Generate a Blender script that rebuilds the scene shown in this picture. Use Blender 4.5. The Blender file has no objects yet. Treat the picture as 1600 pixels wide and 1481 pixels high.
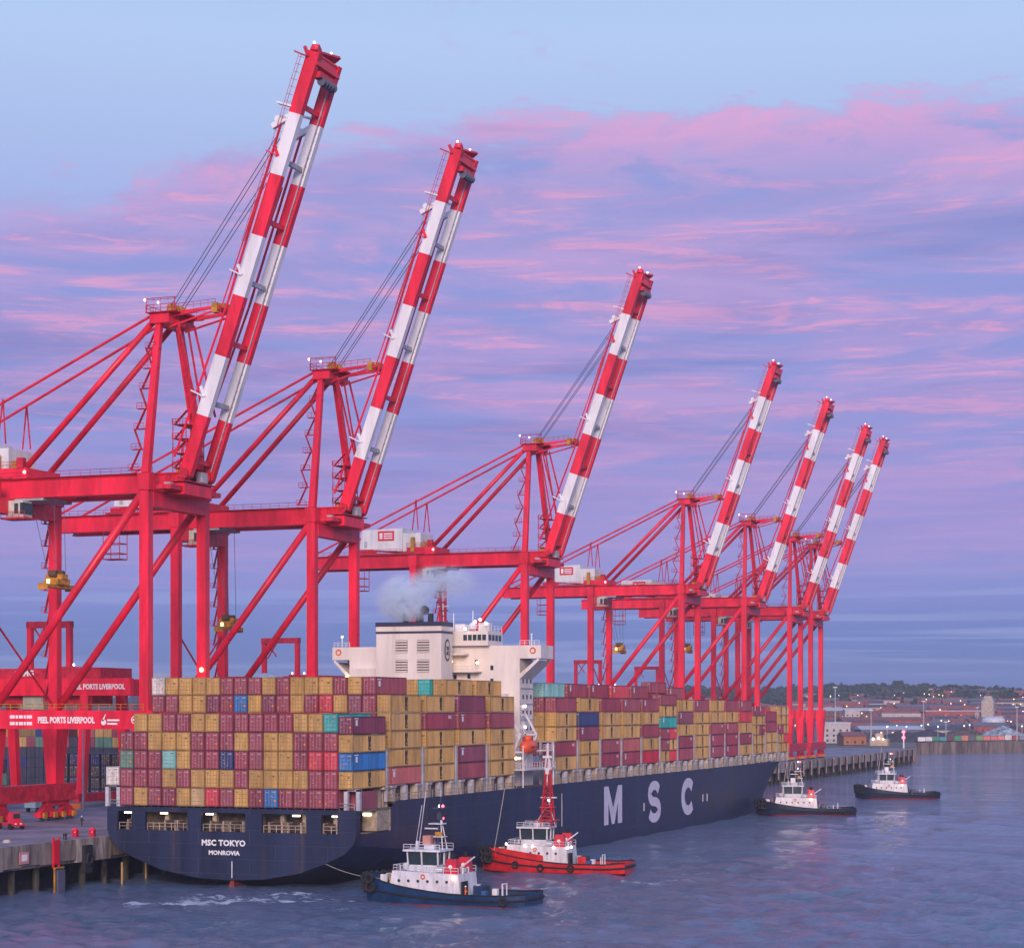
import bpy, math, random
import numpy as np
from mathutils import Vector, Matrix

random.seed(7)
SC = bpy.context.scene
COL = SC.collection
R = math.radians
HEAD = R(20.5)                       # the camera looks this far to port of the quay line
CA, SA = math.cos(HEAD), math.sin(HEAD)

# ---------------------------------------------------------------- camera
cam = bpy.data.cameras.new('camera')
cam.sensor_width = 36; cam.lens = 72.0; cam.shift_y = 0.2297
cam.clip_start = 1; cam.clip_end = 30000
co = bpy.data.objects.new('camera', cam); COL.objects.link(co)
co.location = (0, 0, 28); co.rotation_euler = (R(90), 0, HEAD)
SC.camera = co

def lin(r, g, b):
    f = lambda c: (c/255/12.92) if c/255 <= .04045 else ((c/255+.055)/1.055)**2.4
    return (f(r), f(g), f(b), 1)

# ---------------------------------------------------------------- sky
SUN_EL, SUN_AZ = R(16), R(160)       # azimuth clockwise from +Y
w = bpy.data.worlds.new('World'); SC.world = w; w.use_nodes = True
NT = w.node_tree; NT.nodes.clear()
class G:
    """tiny node-graph helper"""
    def __init__(s, t): s.t = t
    def n(s, typ, **k):
        x = s.t.nodes.new(typ)
        for a, b in k.items(): setattr(x, a, b)
        return x
    def put(s, sock, v):
        if isinstance(v, bpy.types.NodeSocket): s.t.links.new(v, sock)
        elif v is not None: sock.default_value = v
    def m(s, op, a, b=None, c=None, clamp=False):
        x = s.n('ShaderNodeMath', operation=op, use_clamp=clamp)
        s.put(x.inputs[0], a); s.put(x.inputs[1], b)
        if c is not None: s.put(x.inputs[2], c)
        return x.outputs[0]
    def mix(s, f, a, b, mode='MIX'):
        x = s.n('ShaderNodeMix', data_type='RGBA', blend_type=mode)
        s.put(x.inputs[0], f); s.put(x.inputs[6], a); s.put(x.inputs[7], b)
        return x.outputs[2]
    def ramp(s, f, stops, interp='LINEAR'):
        x = s.n('ShaderNodeValToRGB'); x.color_ramp.interpolation = interp
        e = x.color_ramp.elements
        while len(e) > 1: e.remove(e[0])
        e[0].position, e[0].color = stops[0]
        for p, c in stops[1:]:
            q = e.new(p); q.color = c
        s.put(x.inputs[0], f); return x.outputs[0]
    def rng(s, v, a, b, c=0., d=1., smooth=True):
        x = s.n('ShaderNodeMapRange', interpolation_type='SMOOTHSTEP' if smooth else 'LINEAR')
        s.put(x.inputs[0], v); x.inputs[1].default_value = a; x.inputs[2].default_value = b
        x.inputs[3].default_value = c; x.inputs[4].default_value = d
        return x.outputs[0]
    def noise(s, vec, scale, detail=5, rough=.55, dist=0., lac=2.):
        x = s.n('ShaderNodeTexNoise'); s.put(x.inputs['Vector'], vec)
        x.inputs['Scale'].default_value = scale; x.inputs['Detail'].default_value = detail
        x.inputs['Roughness'].default_value = rough; x.inputs['Distortion'].default_value = dist
        x.inputs['Lacunarity'].default_value = lac
        return x.outputs[0]
    def vmul(s, v, t, add=(0, 0, 0)):
        x = s.n('ShaderNodeMapping'); s.put(x.inputs[0], v)
        x.inputs['Scale'].default_value = t; x.inputs['Location'].default_value = add
        return x.outputs[0]

g = G(NT)
tc = g.n('ShaderNodeTexCoord').outputs['Generated']
sep = g.n('ShaderNodeSeparateXYZ'); g.put(sep.inputs[0], tc)
zz = g.m('MAXIMUM', sep.outputs[2], 0.0)
side = g.m('ADD', g.m('MULTIPLY', sep.outputs[0], CA), g.m('MULTIPLY', sep.outputs[1], SA))  # -1 port .. 1 starboard
base = g.ramp(g.m('MULTIPLY', zz, 2.0), [
    (0.00, lin(78, 102, 160)), (0.045, lin(88, 116, 178)), (0.12, lin(122, 138, 205)),
    (0.2, lin(146, 146, 212)), (0.36, lin(148, 156, 218)), (0.50, lin(164, 182, 230)),
    (0.62, lin(176, 200, 238)), (0.75, lin(164, 192, 236)), (1.0, lin(120, 160, 220))])
st = g.vmul(tc, (5, 5, 52), (.7, 0, .4))
front = g.m('ADD', g.m('MULTIPLY', sep.outputs[0], -SA), g.m('MULTIPLY', sep.outputs[1], CA))
iz = g.m('DIVIDE', 1.0, g.m('ADD', zz, .06))
cc_ = g.n('ShaderNodeCombineXYZ'); g.put(cc_.inputs[0], g.m('MULTIPLY', g.m('MULTIPLY', side, iz), 1.5)); g.put(cc_.inputs[1], g.m('MULTIPLY', iz, 2.6)); g.put(cc_.inputs[2], g.m('MULTIPLY', front, 2.))
pl = cc_.outputs[0]
n1 = g.noise(pl, 1.0, 9, .62, .7)
nb = g.noise(g.vmul(pl, (.45, .55, 1), (3, 2, 5)), 1.0, 6, .58, .5)
n2 = g.noise(g.vmul(pl, (1.9, 3.4, 1), (3, 1, 7)), 1.0, 9, .68, 1.0)
n3 = g.noise(g.vmul(pl, (.9, 1.7, 1), (8, 4, 3)), 1.0, 8, .64, .9)
big = g.noise(g.vmul(tc, (2.2, 2.2, 9), (5, 2, 1)), 1.0, 4, .5, .3)
puff = g.noise(g.vmul(tc, (14, 14, 40), (1, 8, 2)), 1.0, 8, .64, .6)
# cloud field: dense between about 4 and 16 degrees, its upper rim lower to port
top = g.m('MINIMUM', g.m('ADD', g.m('MULTIPLY', side, 0.24), 0.293), 0.283)
top = g.m('ADD', top, g.m('MULTIPLY', g.m('SUBTRACT', big, .5), 0.03))
top = g.m('ADD', top, g.m('MULTIPLY', g.m('SUBTRACT', puff, .5), 0.075))
up = g.m('SUBTRACT', top, zz)
cov = g.m('MULTIPLY', g.rng(up, -0.006, 0.016), g.rng(zz, 0.035, 0.11))
veil = g.mix(g.rng(n1, .38, .60), lin(140, 148, 212), lin(184, 154, 210))
veil = g.mix(g.m('MULTIPLY', g.rng(n3, .46, .62), .8), veil, lin(158, 144, 204))
col = g.mix(g.m('MULTIPLY', cov, .82), base, veil)
# pink lit streaks and puffs
pk = g.m('MULTIPLY', g.rng(n2, .49, .60), g.rng(n1, .45, .56))
pk = g.m('MAXIMUM', pk, g.m('MULTIPLY', g.rng(n3, .55, .62), g.rng(puff, .42, .60)))
pk = g.m('MAXIMUM', pk, g.m('MULTIPLY', g.rng(puff, .52, .70), g.m('MULTIPLY', g.rng(n1, .44, .58), g.rng(up, .10, .02))))
pk = g.m('MULTIPLY', pk, g.m('MULTIPLY', cov, g.rng(zz, .05, .20, .25, .95)))
col = g.mix(g.m('MULTIPLY', pk, .68), col, lin(228, 160, 200))
rim = g.m('MULTIPLY', g.rng(up, -0.004, 0.008), g.rng(up, 0.05, 0.010))
rim = g.m('MULTIPLY', rim, g.m('MULTIPLY', g.rng(puff, .40, .60), g.rng(side, -.15, .12, .15, 1)))
col = g.mix(g.m('MULTIPLY', rim, .7), col, lin(228, 166, 210))
gr = g.m('MULTIPLY', g.rng(nb, .48, .66), cov)
col = g.mix(g.m('MULTIPLY', gr, .62), col, lin(122, 128, 192))
lowp = g.m('MULTIPLY', g.rng(zz, .05, .09), g.rng(zz, .16, .10))
col = g.mix(g.m('MULTIPLY', g.m('MULTIPLY', lowp, g.rng(big, .38, .6, .3, 1)), .6), col, lin(160, 146, 208))
wisp = g.m('MULTIPLY', g.m('MULTIPLY', g.rng(puff, .56, .72), g.rng(n3, .44, .6)), g.rng(zz, .20, .27))
col = g.mix(g.m('MULTIPLY', wisp, .6), col, lin(182, 172, 220))
# thin pale bars low over the horizon
low = g.m('MULTIPLY', g.rng(g.noise(g.vmul(tc, (5, 5, 190), (2, 2, 2)), 1., 4, .5, .4), .48, .64), g.rng(zz, .078, .045))
low = g.m('MULTIPLY', low, g.rng(zz, .008, .025))
col = g.mix(g.m('MULTIPLY', low, .55), col, lin(150, 162, 216))
nish = g.n('ShaderNodeTexSky', sky_type='NISHITA'); nish.sun_disc = False
nish.sun_elevation = R(2); nish.sun_rotation = SUN_AZ; nish.air_density = 1.2; nish.dust_density = .6; nish.ozone_density = 3
b1 = g.n('ShaderNodeBackground'); g.put(b1.inputs[0], nish.outputs[0]); b1.inputs[1].default_value = .05
b2 = g.n('ShaderNodeBackground'); g.put(b2.inputs[0], col); b2.inputs[1].default_value = 1.12
mx = g.n('ShaderNodeMixShader'); mx.inputs[0].default_value = .94
g.put(mx.inputs[1], b1.outputs[0]); g.put(mx.inputs[2], b2.outputs[0])
out = g.n('ShaderNodeOutputWorld'); g.put(out.inputs[0], mx.outputs[0])

# ---------------------------------------------------------------- sun (last soft afterglow behind the camera)
sl = bpy.data.lights.new('sun', 'SUN'); sl.energy = 3.3; sl.angle = R(22); sl.color = (1.0, .74, .66)
so = bpy.data.objects.new('sun', sl); COL.objects.link(so)
d = Vector((math.sin(SUN_AZ)*math.cos(SUN_EL), math.cos(SUN_AZ)*math.cos(SUN_EL), math.sin(SUN_EL)))
so.rotation_euler = d.to_track_quat('Z', 'Y').to_euler(); so.location = (0, -50, 200)

SC.view_settings.view_transform = 'Standard'; SC.view_settings.look = 'None'
SC.view_settings.exposure = 0; SC.view_settings.gamma = 1; SC.view_settings.use_curve_mapping = False
SC.render.engine = 'CYCLES'; SC.cycles.use_denoising = True
SC.cycles.max_bounces = 10; SC.cycles.diffuse_bounces = 2; SC.cycles.glossy_bounces = 3
SC.cycles.volume_bounces = 8; SC.cycles.transmission_bounces = 3; SC.cycles.transparent_max_bounces = 6

# ---------------------------------------------------------------- materials
MATS = {}
def mat(name, c, rough=.5, metal=0., var=.12, scale=.6, bump=0., emit=None, es=0., streak=False, dirt=None, dirtamt=.4, fade=0., sk=.22):
    if name in MATS: return MATS[name]
    m = bpy.data.materials.new(name); m.use_nodes = True; t = m.node_tree; q = G(t)
    b = t.nodes['Principled BSDF']; b.inputs['Roughness'].default_value = rough; b.inputs['Metallic'].default_value = metal
    c = tuple(c[:3])+(1,)
    oc = q.n('ShaderNodeNewGeometry').outputs['Position']
    vec = q.vmul(oc, (scale, scale, scale*(sk if streak else 1)))
    nz = q.noise(vec, 1.0, 5, .65, .3)
    dk = tuple(x*(1-var*1.6) for x in c[:3])+(1,); lt = tuple(min(1, x*(1+var)) for x in c[:3])+(1,)
    cc = q.mix(q.rng(nz, .3, .7), dk, lt)
    oi = q.n('ShaderNodeObjectInfo').outputs['Random']
    cc = q.mix(q.m('MULTIPLY', oi, var*.9), cc, tuple(x*.55 for x in c[:3])+(1,))
    if fade:
        cc = q.mix(q.m('MULTIPLY', q.m('FRACT', q.m('MULTIPLY', oi, 7.31)), fade), cc, (c[0]*.75+.14, c[1]*.75+.12, c[2]*.75+.11, 1))
    if dirt:
        n2_ = q.noise(q.vmul(oc, (scale*2.3, scale*2.3, scale*(sk*1.1 if streak else 2.3)), (4, 9, 2)), 1., 6, .7, .2)
        cc = q.mix(q.m('MULTIPLY', q.rng(n2_, .52, .74), dirtamt), cc, tuple(dirt[:3])+(1,))
    q.put(b.inputs['Base Color'], cc)
    q.put(b.inputs['Roughness'], q.m('ADD', q.m('MULTIPLY', nz, .25), rough-.12))
    if bump:
        bp = q.n('ShaderNodeBump'); bp.inputs['Strength'].default_value = bump; bp.inputs['Distance'].default_value = .1
        q.put(bp.inputs['Height'], q.noise(q.vmul(oc, (scale*4,)*3), 1., 5, .6)); q.put(b.inputs['Normal'], bp.outputs[0])
    if emit:
        b.inputs['Emission Color'].default_value = tuple(emit[:3])+(1,); b.inputs['Emission Strength'].default_value = es
    MATS[name] = m; return m
RED = mat('crane_red', (.88, .012, .046), .42, var=.22, scale=.3, streak=True, bump=.15, dirt=(.34, .03, .04), dirtamt=.6)
REDD = mat('machinery_and_shade_red', (.62, .014, .042), .5, var=.3, scale=.8, dirt=(.22, .02, .03), dirtamt=.5)
WHT = mat('boom_white', (.78, .78, .80), .45, var=.08, scale=.3, streak=True, dirt=(.42, .34, .32), dirtamt=.5)
YEL = mat('machinery_yellow', (.52, .25, .02), .5, var=.3, scale=.9)
BLK = mat('rubber_black', (.016, .016, .02), .8, var=.3)
STEEL = mat('cable_steel', (.10, .11, .16), .5, var=.1)
GREY = mat('galvanised_grey', (.42, .42, .45), .5, var=.15)
GLASS = mat('dark_glass', (.03, .05, .06), .08, var=.1)
CREAM = mat('deckhouse_cream', (.74, .68, .62), .5, var=.08, scale=.25, streak=True, dirt=(.42, .33, .26), dirtamt=.3)
BEIGE = mat('deck_beige', (.44, .37, .30), .6, var=.3, scale=.7, streak=True, dirt=(.2, .12, .08), dirtamt=.6)
LAMPW = mat('lamp_white', (.9, .85, .8), .3, emit=(1, .80, .80), es=4.5)
LAMPO = mat('lamp_amber', (.9, .6, .3), .3, emit=(1, .55, .2), es=9)
LAMPR = mat('lamp_red', (.9, .1, .1), .3, emit=(1, .08, .12), es=7)
PAINT = mat('white_paint', (.8, .8, .8), .5, var=.05)

# ---------------------------------------------------------------- mesh helpers
class MB:
    def __init__(s): s.v = []; s.f = []; s.mi = []; s.mats = []
    def mid(s, m):
        if m is None: return 0
        if m not in s.mats: s.mats.append(m)
        return s.mats.index(m)
    def hexa(s, P, m=None):
        i = len(s.v); s.v += [tuple(p) for p in P]; k = s.mid(m)
        for f in ((0, 3, 2, 1), (4, 5, 6, 7), (0, 1, 5, 4), (1, 2, 6, 5), (2, 3, 7, 6), (3, 0, 4, 7)):
            s.f.append(tuple(i+j for j in f)); s.mi.append(k)
        return s
    def box(s, x0, x1, y0, y1, z0, z1, m=None):
        return s.hexa([(x0, y0, z0), (x1, y0, z0), (x1, y1, z0), (x0, y1, z0), (x0, y0, z1), (x1, y0, z1), (x1, y1, z1), (x0, y1, z1)], m)
    def cb(s, c, d, m=None):
        return s.box(c[0]-d[0]/2, c[0]+d[0]/2, c[1]-d[1]/2, c[1]+d[1]/2, c[2]-d[2]/2, c[2]+d[2]/2, m)
    def frame(s, p, q):
        p = Vector(p); q = Vector(q); a = (q-p).normalized()
        u = a.cross(Vector((0, 1, 0)))
        if u.length < .05: u = a.cross(Vector((1, 0, 0)))
        u.normalize(); v = u.cross(a).normalized(); return p, q, u, v
    def bar(s, p, q, wu, wv, m=None, tu=None, tv=None):
        """box beam p->q; wv = size along world Y-ish, wu = the other"""
        p, q, u, v = s.frame(p, q); tu = tu or wu; tv = tv or wv
        P = [p-u*wu/2-v*wv/2, p+u*wu/2-v*wv/2, p+u*wu/2+v*wv/2, p-u*wu/2+v*wv/2,
             q-u*tu/2-v*tv/2, q+u*tu/2-v*tv/2, q+u*tu/2+v*tv/2, q-u*tu/2+v*tv/2]
        return s.hexa(P, m)
    def tube(s, p, q, r, n=6, m=None, r2=None):
        p, q, u, v = s.frame(p, q); i = len(s.v); k = s.mid(m); r2 = r if r2 is None else r2
        for c, rr in ((p, r), (q, r2)):
            for j in range(n):
                a = 2*math.pi*j/n; s.v.append(tuple(c+(u*math.cos(a)+v*math.sin(a))*rr))
        for j in range(n):
            s.f.append((i+j, i+(j+1) % n, i+n+(j+1) % n, i+n+j)); s.mi.append(k)
        s.f.append(tuple(i+j for j in range(n-1, -1, -1))); s.mi.append(k)
        s.f.append(tuple(i+n+j for j in range(n))); s.mi.append(k)
        return s
    def poly(s, P, m=None):
        i = len(s.v); s.v += [tuple(p) for p in P]; s.f.append(tuple(range(i, i+len(P)))); s.mi.append(s.mid(m)); return s
    def rail(s, p, q, h=1.1, n=6, r=.05, m=None):
        p = Vector(p); q = Vector(q); z = Vector((0, 0, h))
        s.tube(p+z, q+z, r, 4, m); s.tube(p+z*.5, q+z*.5, r*.8, 4, m)
        for j in range(n+1):
            c = p+(q-p)*j/n; s.tube(c, c+z, r, 4, m)
        return s
    def ball(s, c, r, m=None, n=8, h=5, sz=(1, 1, 1)):
        i = len(s.v); k = s.mid(m)
        for a in range(h+1):
            t = math.pi*a/h
            for j in range(n):
                o = 2*math.pi*j/n
                s.v.append((c[0]+r*sz[0]*math.sin(t)*math.cos(o), c[1]+r*sz[1]*math.sin(t)*math.sin(o), c[2]+r*sz[2]*math.cos(t)))
        for a in range(h):
            for j in range(n):
                s.f.append((i+a*n+j, i+(a+1)*n+j, i+(a+1)*n+(j+1) % n, i+a*n+(j+1) % n)); s.mi.append(k)
        return s
    def torus(s, c, r, rr, ax='y', m=None, n=10, k_=5):
        i = len(s.v); k = s.mid(m)
        for a in range(n):
            t = 2*math.pi*a/n
            for b in range(k_):
                o = 2*math.pi*b/k_; q = r+rr*math.cos(o); e = rr*math.sin(o)
                P = {'y': (q*math.cos(t), e, q*math.sin(t)), 'x': (e, q*math.cos(t), q*math.sin(t)), 'z': (q*math.cos(t), q*math.sin(t), e)}[ax]
                s.v.append((c[0]+P[0], c[1]+P[1], c[2]+P[2]))
        for a in range(n):
            for b in range(k_):
                s.f.append((i+a*k_+b, i+a*k_+(b+1) % k_, i+((a+1) % n)*k_+(b+1) % k_, i+((a+1) % n)*k_+b)); s.mi.append(k)
        return s
    def mesh(s, name, m=None, smooth=False):
        me = bpy.data.meshes.new(name); me.from_pydata(s.v, [], s.f)
        ms = s.mats or [m]
        if m and m not in ms: ms = [m]+ms[0:0] if not s.mats else ms
        for x in ms: me.materials.append(x)
        if len(ms) > 1:
            me.polygons.foreach_set('material_index', s.mi)
        if smooth: me.polygons.foreach_set('use_smooth', [True]*len(s.f))
        me.update(); return me
    def obj(s, name, m=None, parent=None, smooth=False):
        return link(name, s.mesh(name, m, smooth), parent)
def link(name, data, parent=None, loc=None, rot=None):
    o = bpy.data.objects.new(name, data); COL.objects.link(o)
    if parent: o.parent = parent
    if loc is not None: o.location = loc
    if rot is not None: o.rotation_euler = rot
    return o
def tag(o, label=None, cat=None, group=None, kind=None):
    if label: o['label'] = label
    if cat: o['category'] = cat
    if group: o['group'] = group
    if kind: o['kind'] = kind
    return o
def thing(name, loc, label, cat, group=None, rz=0):
    o = link(name, None, None, loc, (0, 0, rz)); o.empty_display_size = 1
    return tag(o, label, cat, group)
def kids(o): return [c for c in COL.objects if c.parent == o]
def copy_tree(o, parent=None):
    KM = {}
    for c in COL.objects:
        if c.parent: KM.setdefault(c.parent.name, []).append(c)
    def rec(a, p):
        c = a.copy(); COL.objects.link(c)
        if p: c.parent = p
        for ch in KM.get(a.name, []): rec(ch, c)
        return c
    return rec(o, parent)
FONT = {}
def text(name, s, size, m, parent=None, loc=(0, 0, 0), rot=(R(90), 0, 0), off=.0, ext=.02, sx=1., sy=1., space=1., align='CENTER', lead=1.):
    key = (s, size, m.name, off, space, lead, align)
    if key not in FONT:
        c = bpy.data.curves.new(name, 'FONT'); c.body = s; c.size = size; c.align_x = align; c.align_y = 'CENTER'
        c.offset = off; c.extrude = ext; c.space_character = space; c.space_line = lead; c.resolution_u = 2
        c.materials.append(m)
        t = bpy.data.objects.new('tmp', c); COL.objects.link(t)
        dg = bpy.context.evaluated_depsgraph_get(); dg.update()
        FONT[key] = bpy.data.meshes.new_from_object(t.evaluated_get(dg)); FONT[key].name = name
        bpy.data.objects.remove(t)
    o = link(name, FONT[key], parent, loc, rot); o.scale = (sx, sy, 1); return o
def fr(a, b):          # town survey frame: a metres across, b metres out from the shore lookout
    return (a*CA-b*SA, a*SA+b*CA)

# ================================================================ WATER
def build_water():
    rows = [205.]
    while rows[-1] < 1500: rows.append(rows[-1]+max(.55, rows[-1]**2/75000))
    B = np.array(rows); T = np.linspace(-.33, .33, 760)
    bb, tt = np.meshgrid(B, T, indexing='ij'); aa = bb*tt
    X = aa*CA-bb*SA; Y = aa*SA+bb*CA
    rs = np.random.RandomState(3); Z = np.zeros_like(X)
    for i in range(52):
        wl = 2.0*(1.047**i)*rs.uniform(.9, 1.1); th = math.radians(rs.normal(62, 34)); k = 2*math.pi/wl
        amp = .026*wl**.60*(.55 if wl > 14 else 1)*rs.uniform(.6, 1.3)
        step = np.maximum(.55, bb**2/75000); damp = np.clip((wl/step-2)/3, 0, 1)
        ph = rs.uniform(0, 6.28); u = X*math.cos(th)+Y*math.sin(th)
        Z += amp*damp*(1-np.abs(np.sin(k*u/2+ph))*1.6+.6 if i % 3 == 0 else np.sin(k*u+ph))
    Z -= Z.mean()
    patch = .72+.28*np.sin(X*.021+Y*.013+1)*np.sin(X*.011-Y*.023)
    Z *= patch
    foam = np.zeros_like(X)
    def blob(x, y, rx, ry, ang, s=1.):
        c, sn = math.cos(ang), math.sin(ang); u = ((X-x)*c+(Y-y)*sn)/rx; v = (-(X-x)*sn+(Y-y)*c)/ry
        return s*np.exp(-(u*u+v*v)**1.3)
    def fb(px_a, b, la, lb, ang=0., s=1.):
        x, y = fr(px_a, b); return blob(x, y, la, lb, HEAD+ang, s)
    foam += fb(-45, 297, 8, 5, .1, .9)+fb(-36, 303, 9, 6, 0, 1.)+fb(-40, 309, 14, 4, 0, .7)+fb(-30, 312, 8, 3, 0, .7)
    foam += fb(-52, 294, 8, 3, .3, .7)+fb(22, 330, 10, 5, .2, 1.)+fb(29, 352, 8, 4, 0, .6)+fb(-22, 287, 10, 4, .4, .75)
    foam += fb(8, 280, 8, 4, -.3, .7)+fb(98, 525, 18, 8, 0, .8)+fb(112, 470, 22, 7, .1, .5)+fb(150, 640, 12, 8, 0, .5)
    foam += fb(85, 540, 5, 5, 0, .7)+fb(-24, 300, 5, 3, .4, .8)
    foam += fb(-36, 322, 18, 3.5, 0, .55)+fb(-48, 300, 16, 9, .1, .55)+fb(-20, 300, 14, 6, 0, .5)+fb(34, 345, 14, 7, 0, .6)+fb(20, 300, 16, 6, .2, .5)+fb(50, 330, 20, 5, 0, .45)
    Z += foam*.2*np.sin(X*1.7+np.sin(Y*2.1))*np.cos(Y*1.3)
    nr, nc = X.shape
    co_ = np.stack([X, Y, Z], -1).reshape(-1, 3)
    idx = np.arange(nr*nc).reshape(nr, nc)
    q = np.stack([idx[:-1, :-1], idx[:-1, 1:], idx[1:, 1:], idx[1:, :-1]], -1).reshape(-1, 4)
    S = 6500.; n0 = len(co_)
    co_ = np.concatenate([co_, [[-S, -S, -.9], [S, -S, -.9], [S, S, -.9], [-S, S, -.9]]])
    q = np.concatenate([q, [[n0, n0+1, n0+2, n0+3]]])
    me = bpy.data.meshes.new('water'); me.vertices.add(len(co_)); me.vertices.foreach_set('co', co_.ravel())
    me.loops.add(q.size); me.loops.foreach_set('vertex_index', q.ravel().astype(np.int32))
    me.polygons.add(len(q)); me.polygons.foreach_set('loop_start', np.arange(0, q.size, 4, dtype=np.int32))
    me.polygons.foreach_set('loop_total', np.full(len(q), 4, dtype=np.int32)); me.update(calc_edges=True)
    me.polygons.foreach_set('use_smooth', [True]*len(q))
    at = me.attributes.new('foam', 'FLOAT', 'POINT')
    at.data.foreach_set('value', np.concatenate([foam.ravel(), np.zeros(4)]).astype(np.float32))
    m = bpy.data.materials.new('sea_water'); m.use_nodes = True; q_ = G(m.node_tree); b = m.node_tree.nodes['Principled BSDF']
    pos = q_.n('ShaderNodeNewGeometry').outputs['Position']
    big_ = q_.noise(q_.vmul(pos, (.012, .03, 1)), 1., 4, .6, .5)
    fo = q_.n('ShaderNodeAttribute'); fo.attribute_name = 'foam'
    fn = q_.noise(q_.vmul(pos, (.8, 1.5, .5)), 1., 10, .78, 1.6)
    fn2 = q_.noise(q_.vmul(pos, (.10, .30, .5), (3, 5, 1)), 1., 4, .6, .8)
    thr = q_.m('SUBTRACT', .82, q_.m('MULTIPLY', q_.m('MULTIPLY', fo.outputs['Fac'], .40), q_.rng(fn2, .40, .62, .30, 1.)))
    fm = q_.rng(q_.m('SUBTRACT', fn, thr), -.02, .10)
    base_ = q_.mix(q_.rng(big_, .35, .65), (.095, .155, .255, 1), (.125, .155, .260, 1))
    q_.put(b.inputs['Base Color'], q_.mix(fm, base_, (.55, .60, .68, 1)))
    q_.put(b.inputs['Roughness'], q_.m('ADD', q_.m('MULTIPLY', fm, .5), q_.rng(big_, .3, .7, .04, .10)))
    b.inputs['IOR'].default_value = 1.333
    bp = q_.n('ShaderNodeBump'); q_.put(bp.inputs['Strength'], q_.rng(q_.noise(q_.vmul(pos, (.02, .05, 1), (2, 7, 0)), 1., 4, .6, .8), .36, .62, .45, 1.0)); bp.inputs['Distance'].default_value = .75
    h1 = q_.noise(q_.vmul(pos, (.45, 1.25, .5)), 1., 8, .70, .6)
    h2 = q_.noise(q_.vmul(pos, (.07, .16, .1), (7, 3, 1)), 1., 3, .6, .4)
    q_.put(bp.inputs['Height'], q_.m('ADD', h1, q_.m('MULTIPLY', h2, 1.0)))
    q_.put(b.inputs['Normal'], bp.outputs[0])
    me.materials.append(m)
    tag(link('water', me), kind='structure')
build_water()

# ================================================================ LAND
def build_land():
    def gz(a, b):
        h = 7.5
        if b > 1500: h += (b-1500)/1700*44*min(1, (b-1500)/900+.35)
        h += 5*math.sin(a*.004+b*.002)*max(0, min(1, (b-1700)/800))+3*math.sin(a*.013)*max(0, min(1, (b-2200)/600))
        return h if b < 3250 else h-(b-3250)*.03
    m = MB(); A = [-1600+60*i for i in range(60)]; Bs = [1290, 1330, 1400, 1500, 1600, 1700, 1850, 2000, 2200, 2400, 2600, 2800, 3000, 3250, 3600, 5000]
    for bq in Bs:
        for a in A:
            bq2 = bq
            if bq == 1290: bq2 = 1290+max(0, a-200)*.35
            if bq == 1330: bq2 = 1332+max(0, a-200)*.35
            x, y = fr(a*bq/1400, bq2); m.v.append((x, y, gz(a*bq/1400, bq)))
    n = len(A)
    for i in range(len(Bs)-1):
        for j in range(n-1): m.f.append((i*n+j, i*n+j+1, (i+1)*n+j+1, (i+1)*n+j)); m.mi.append(0)
    k = len(m.v)                                   # shore face down to the sea
    for j in range(n): x, y, z = m.v[j]; m.v.append((x+SA*2, y-CA*2, -3))
    for j in range(n-1): m.f.append((k+j, k+j+1, j+1, j)); m.mi.append(0)
    tag(m.obj('terrain', mat('scrub_ground', (.055, .062, .05), .9, var=.5, scale=.02, dirt=(.12, .10, .10), dirtamt=.6)), kind='structure')
    return gz
GZ = build_land()

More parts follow.
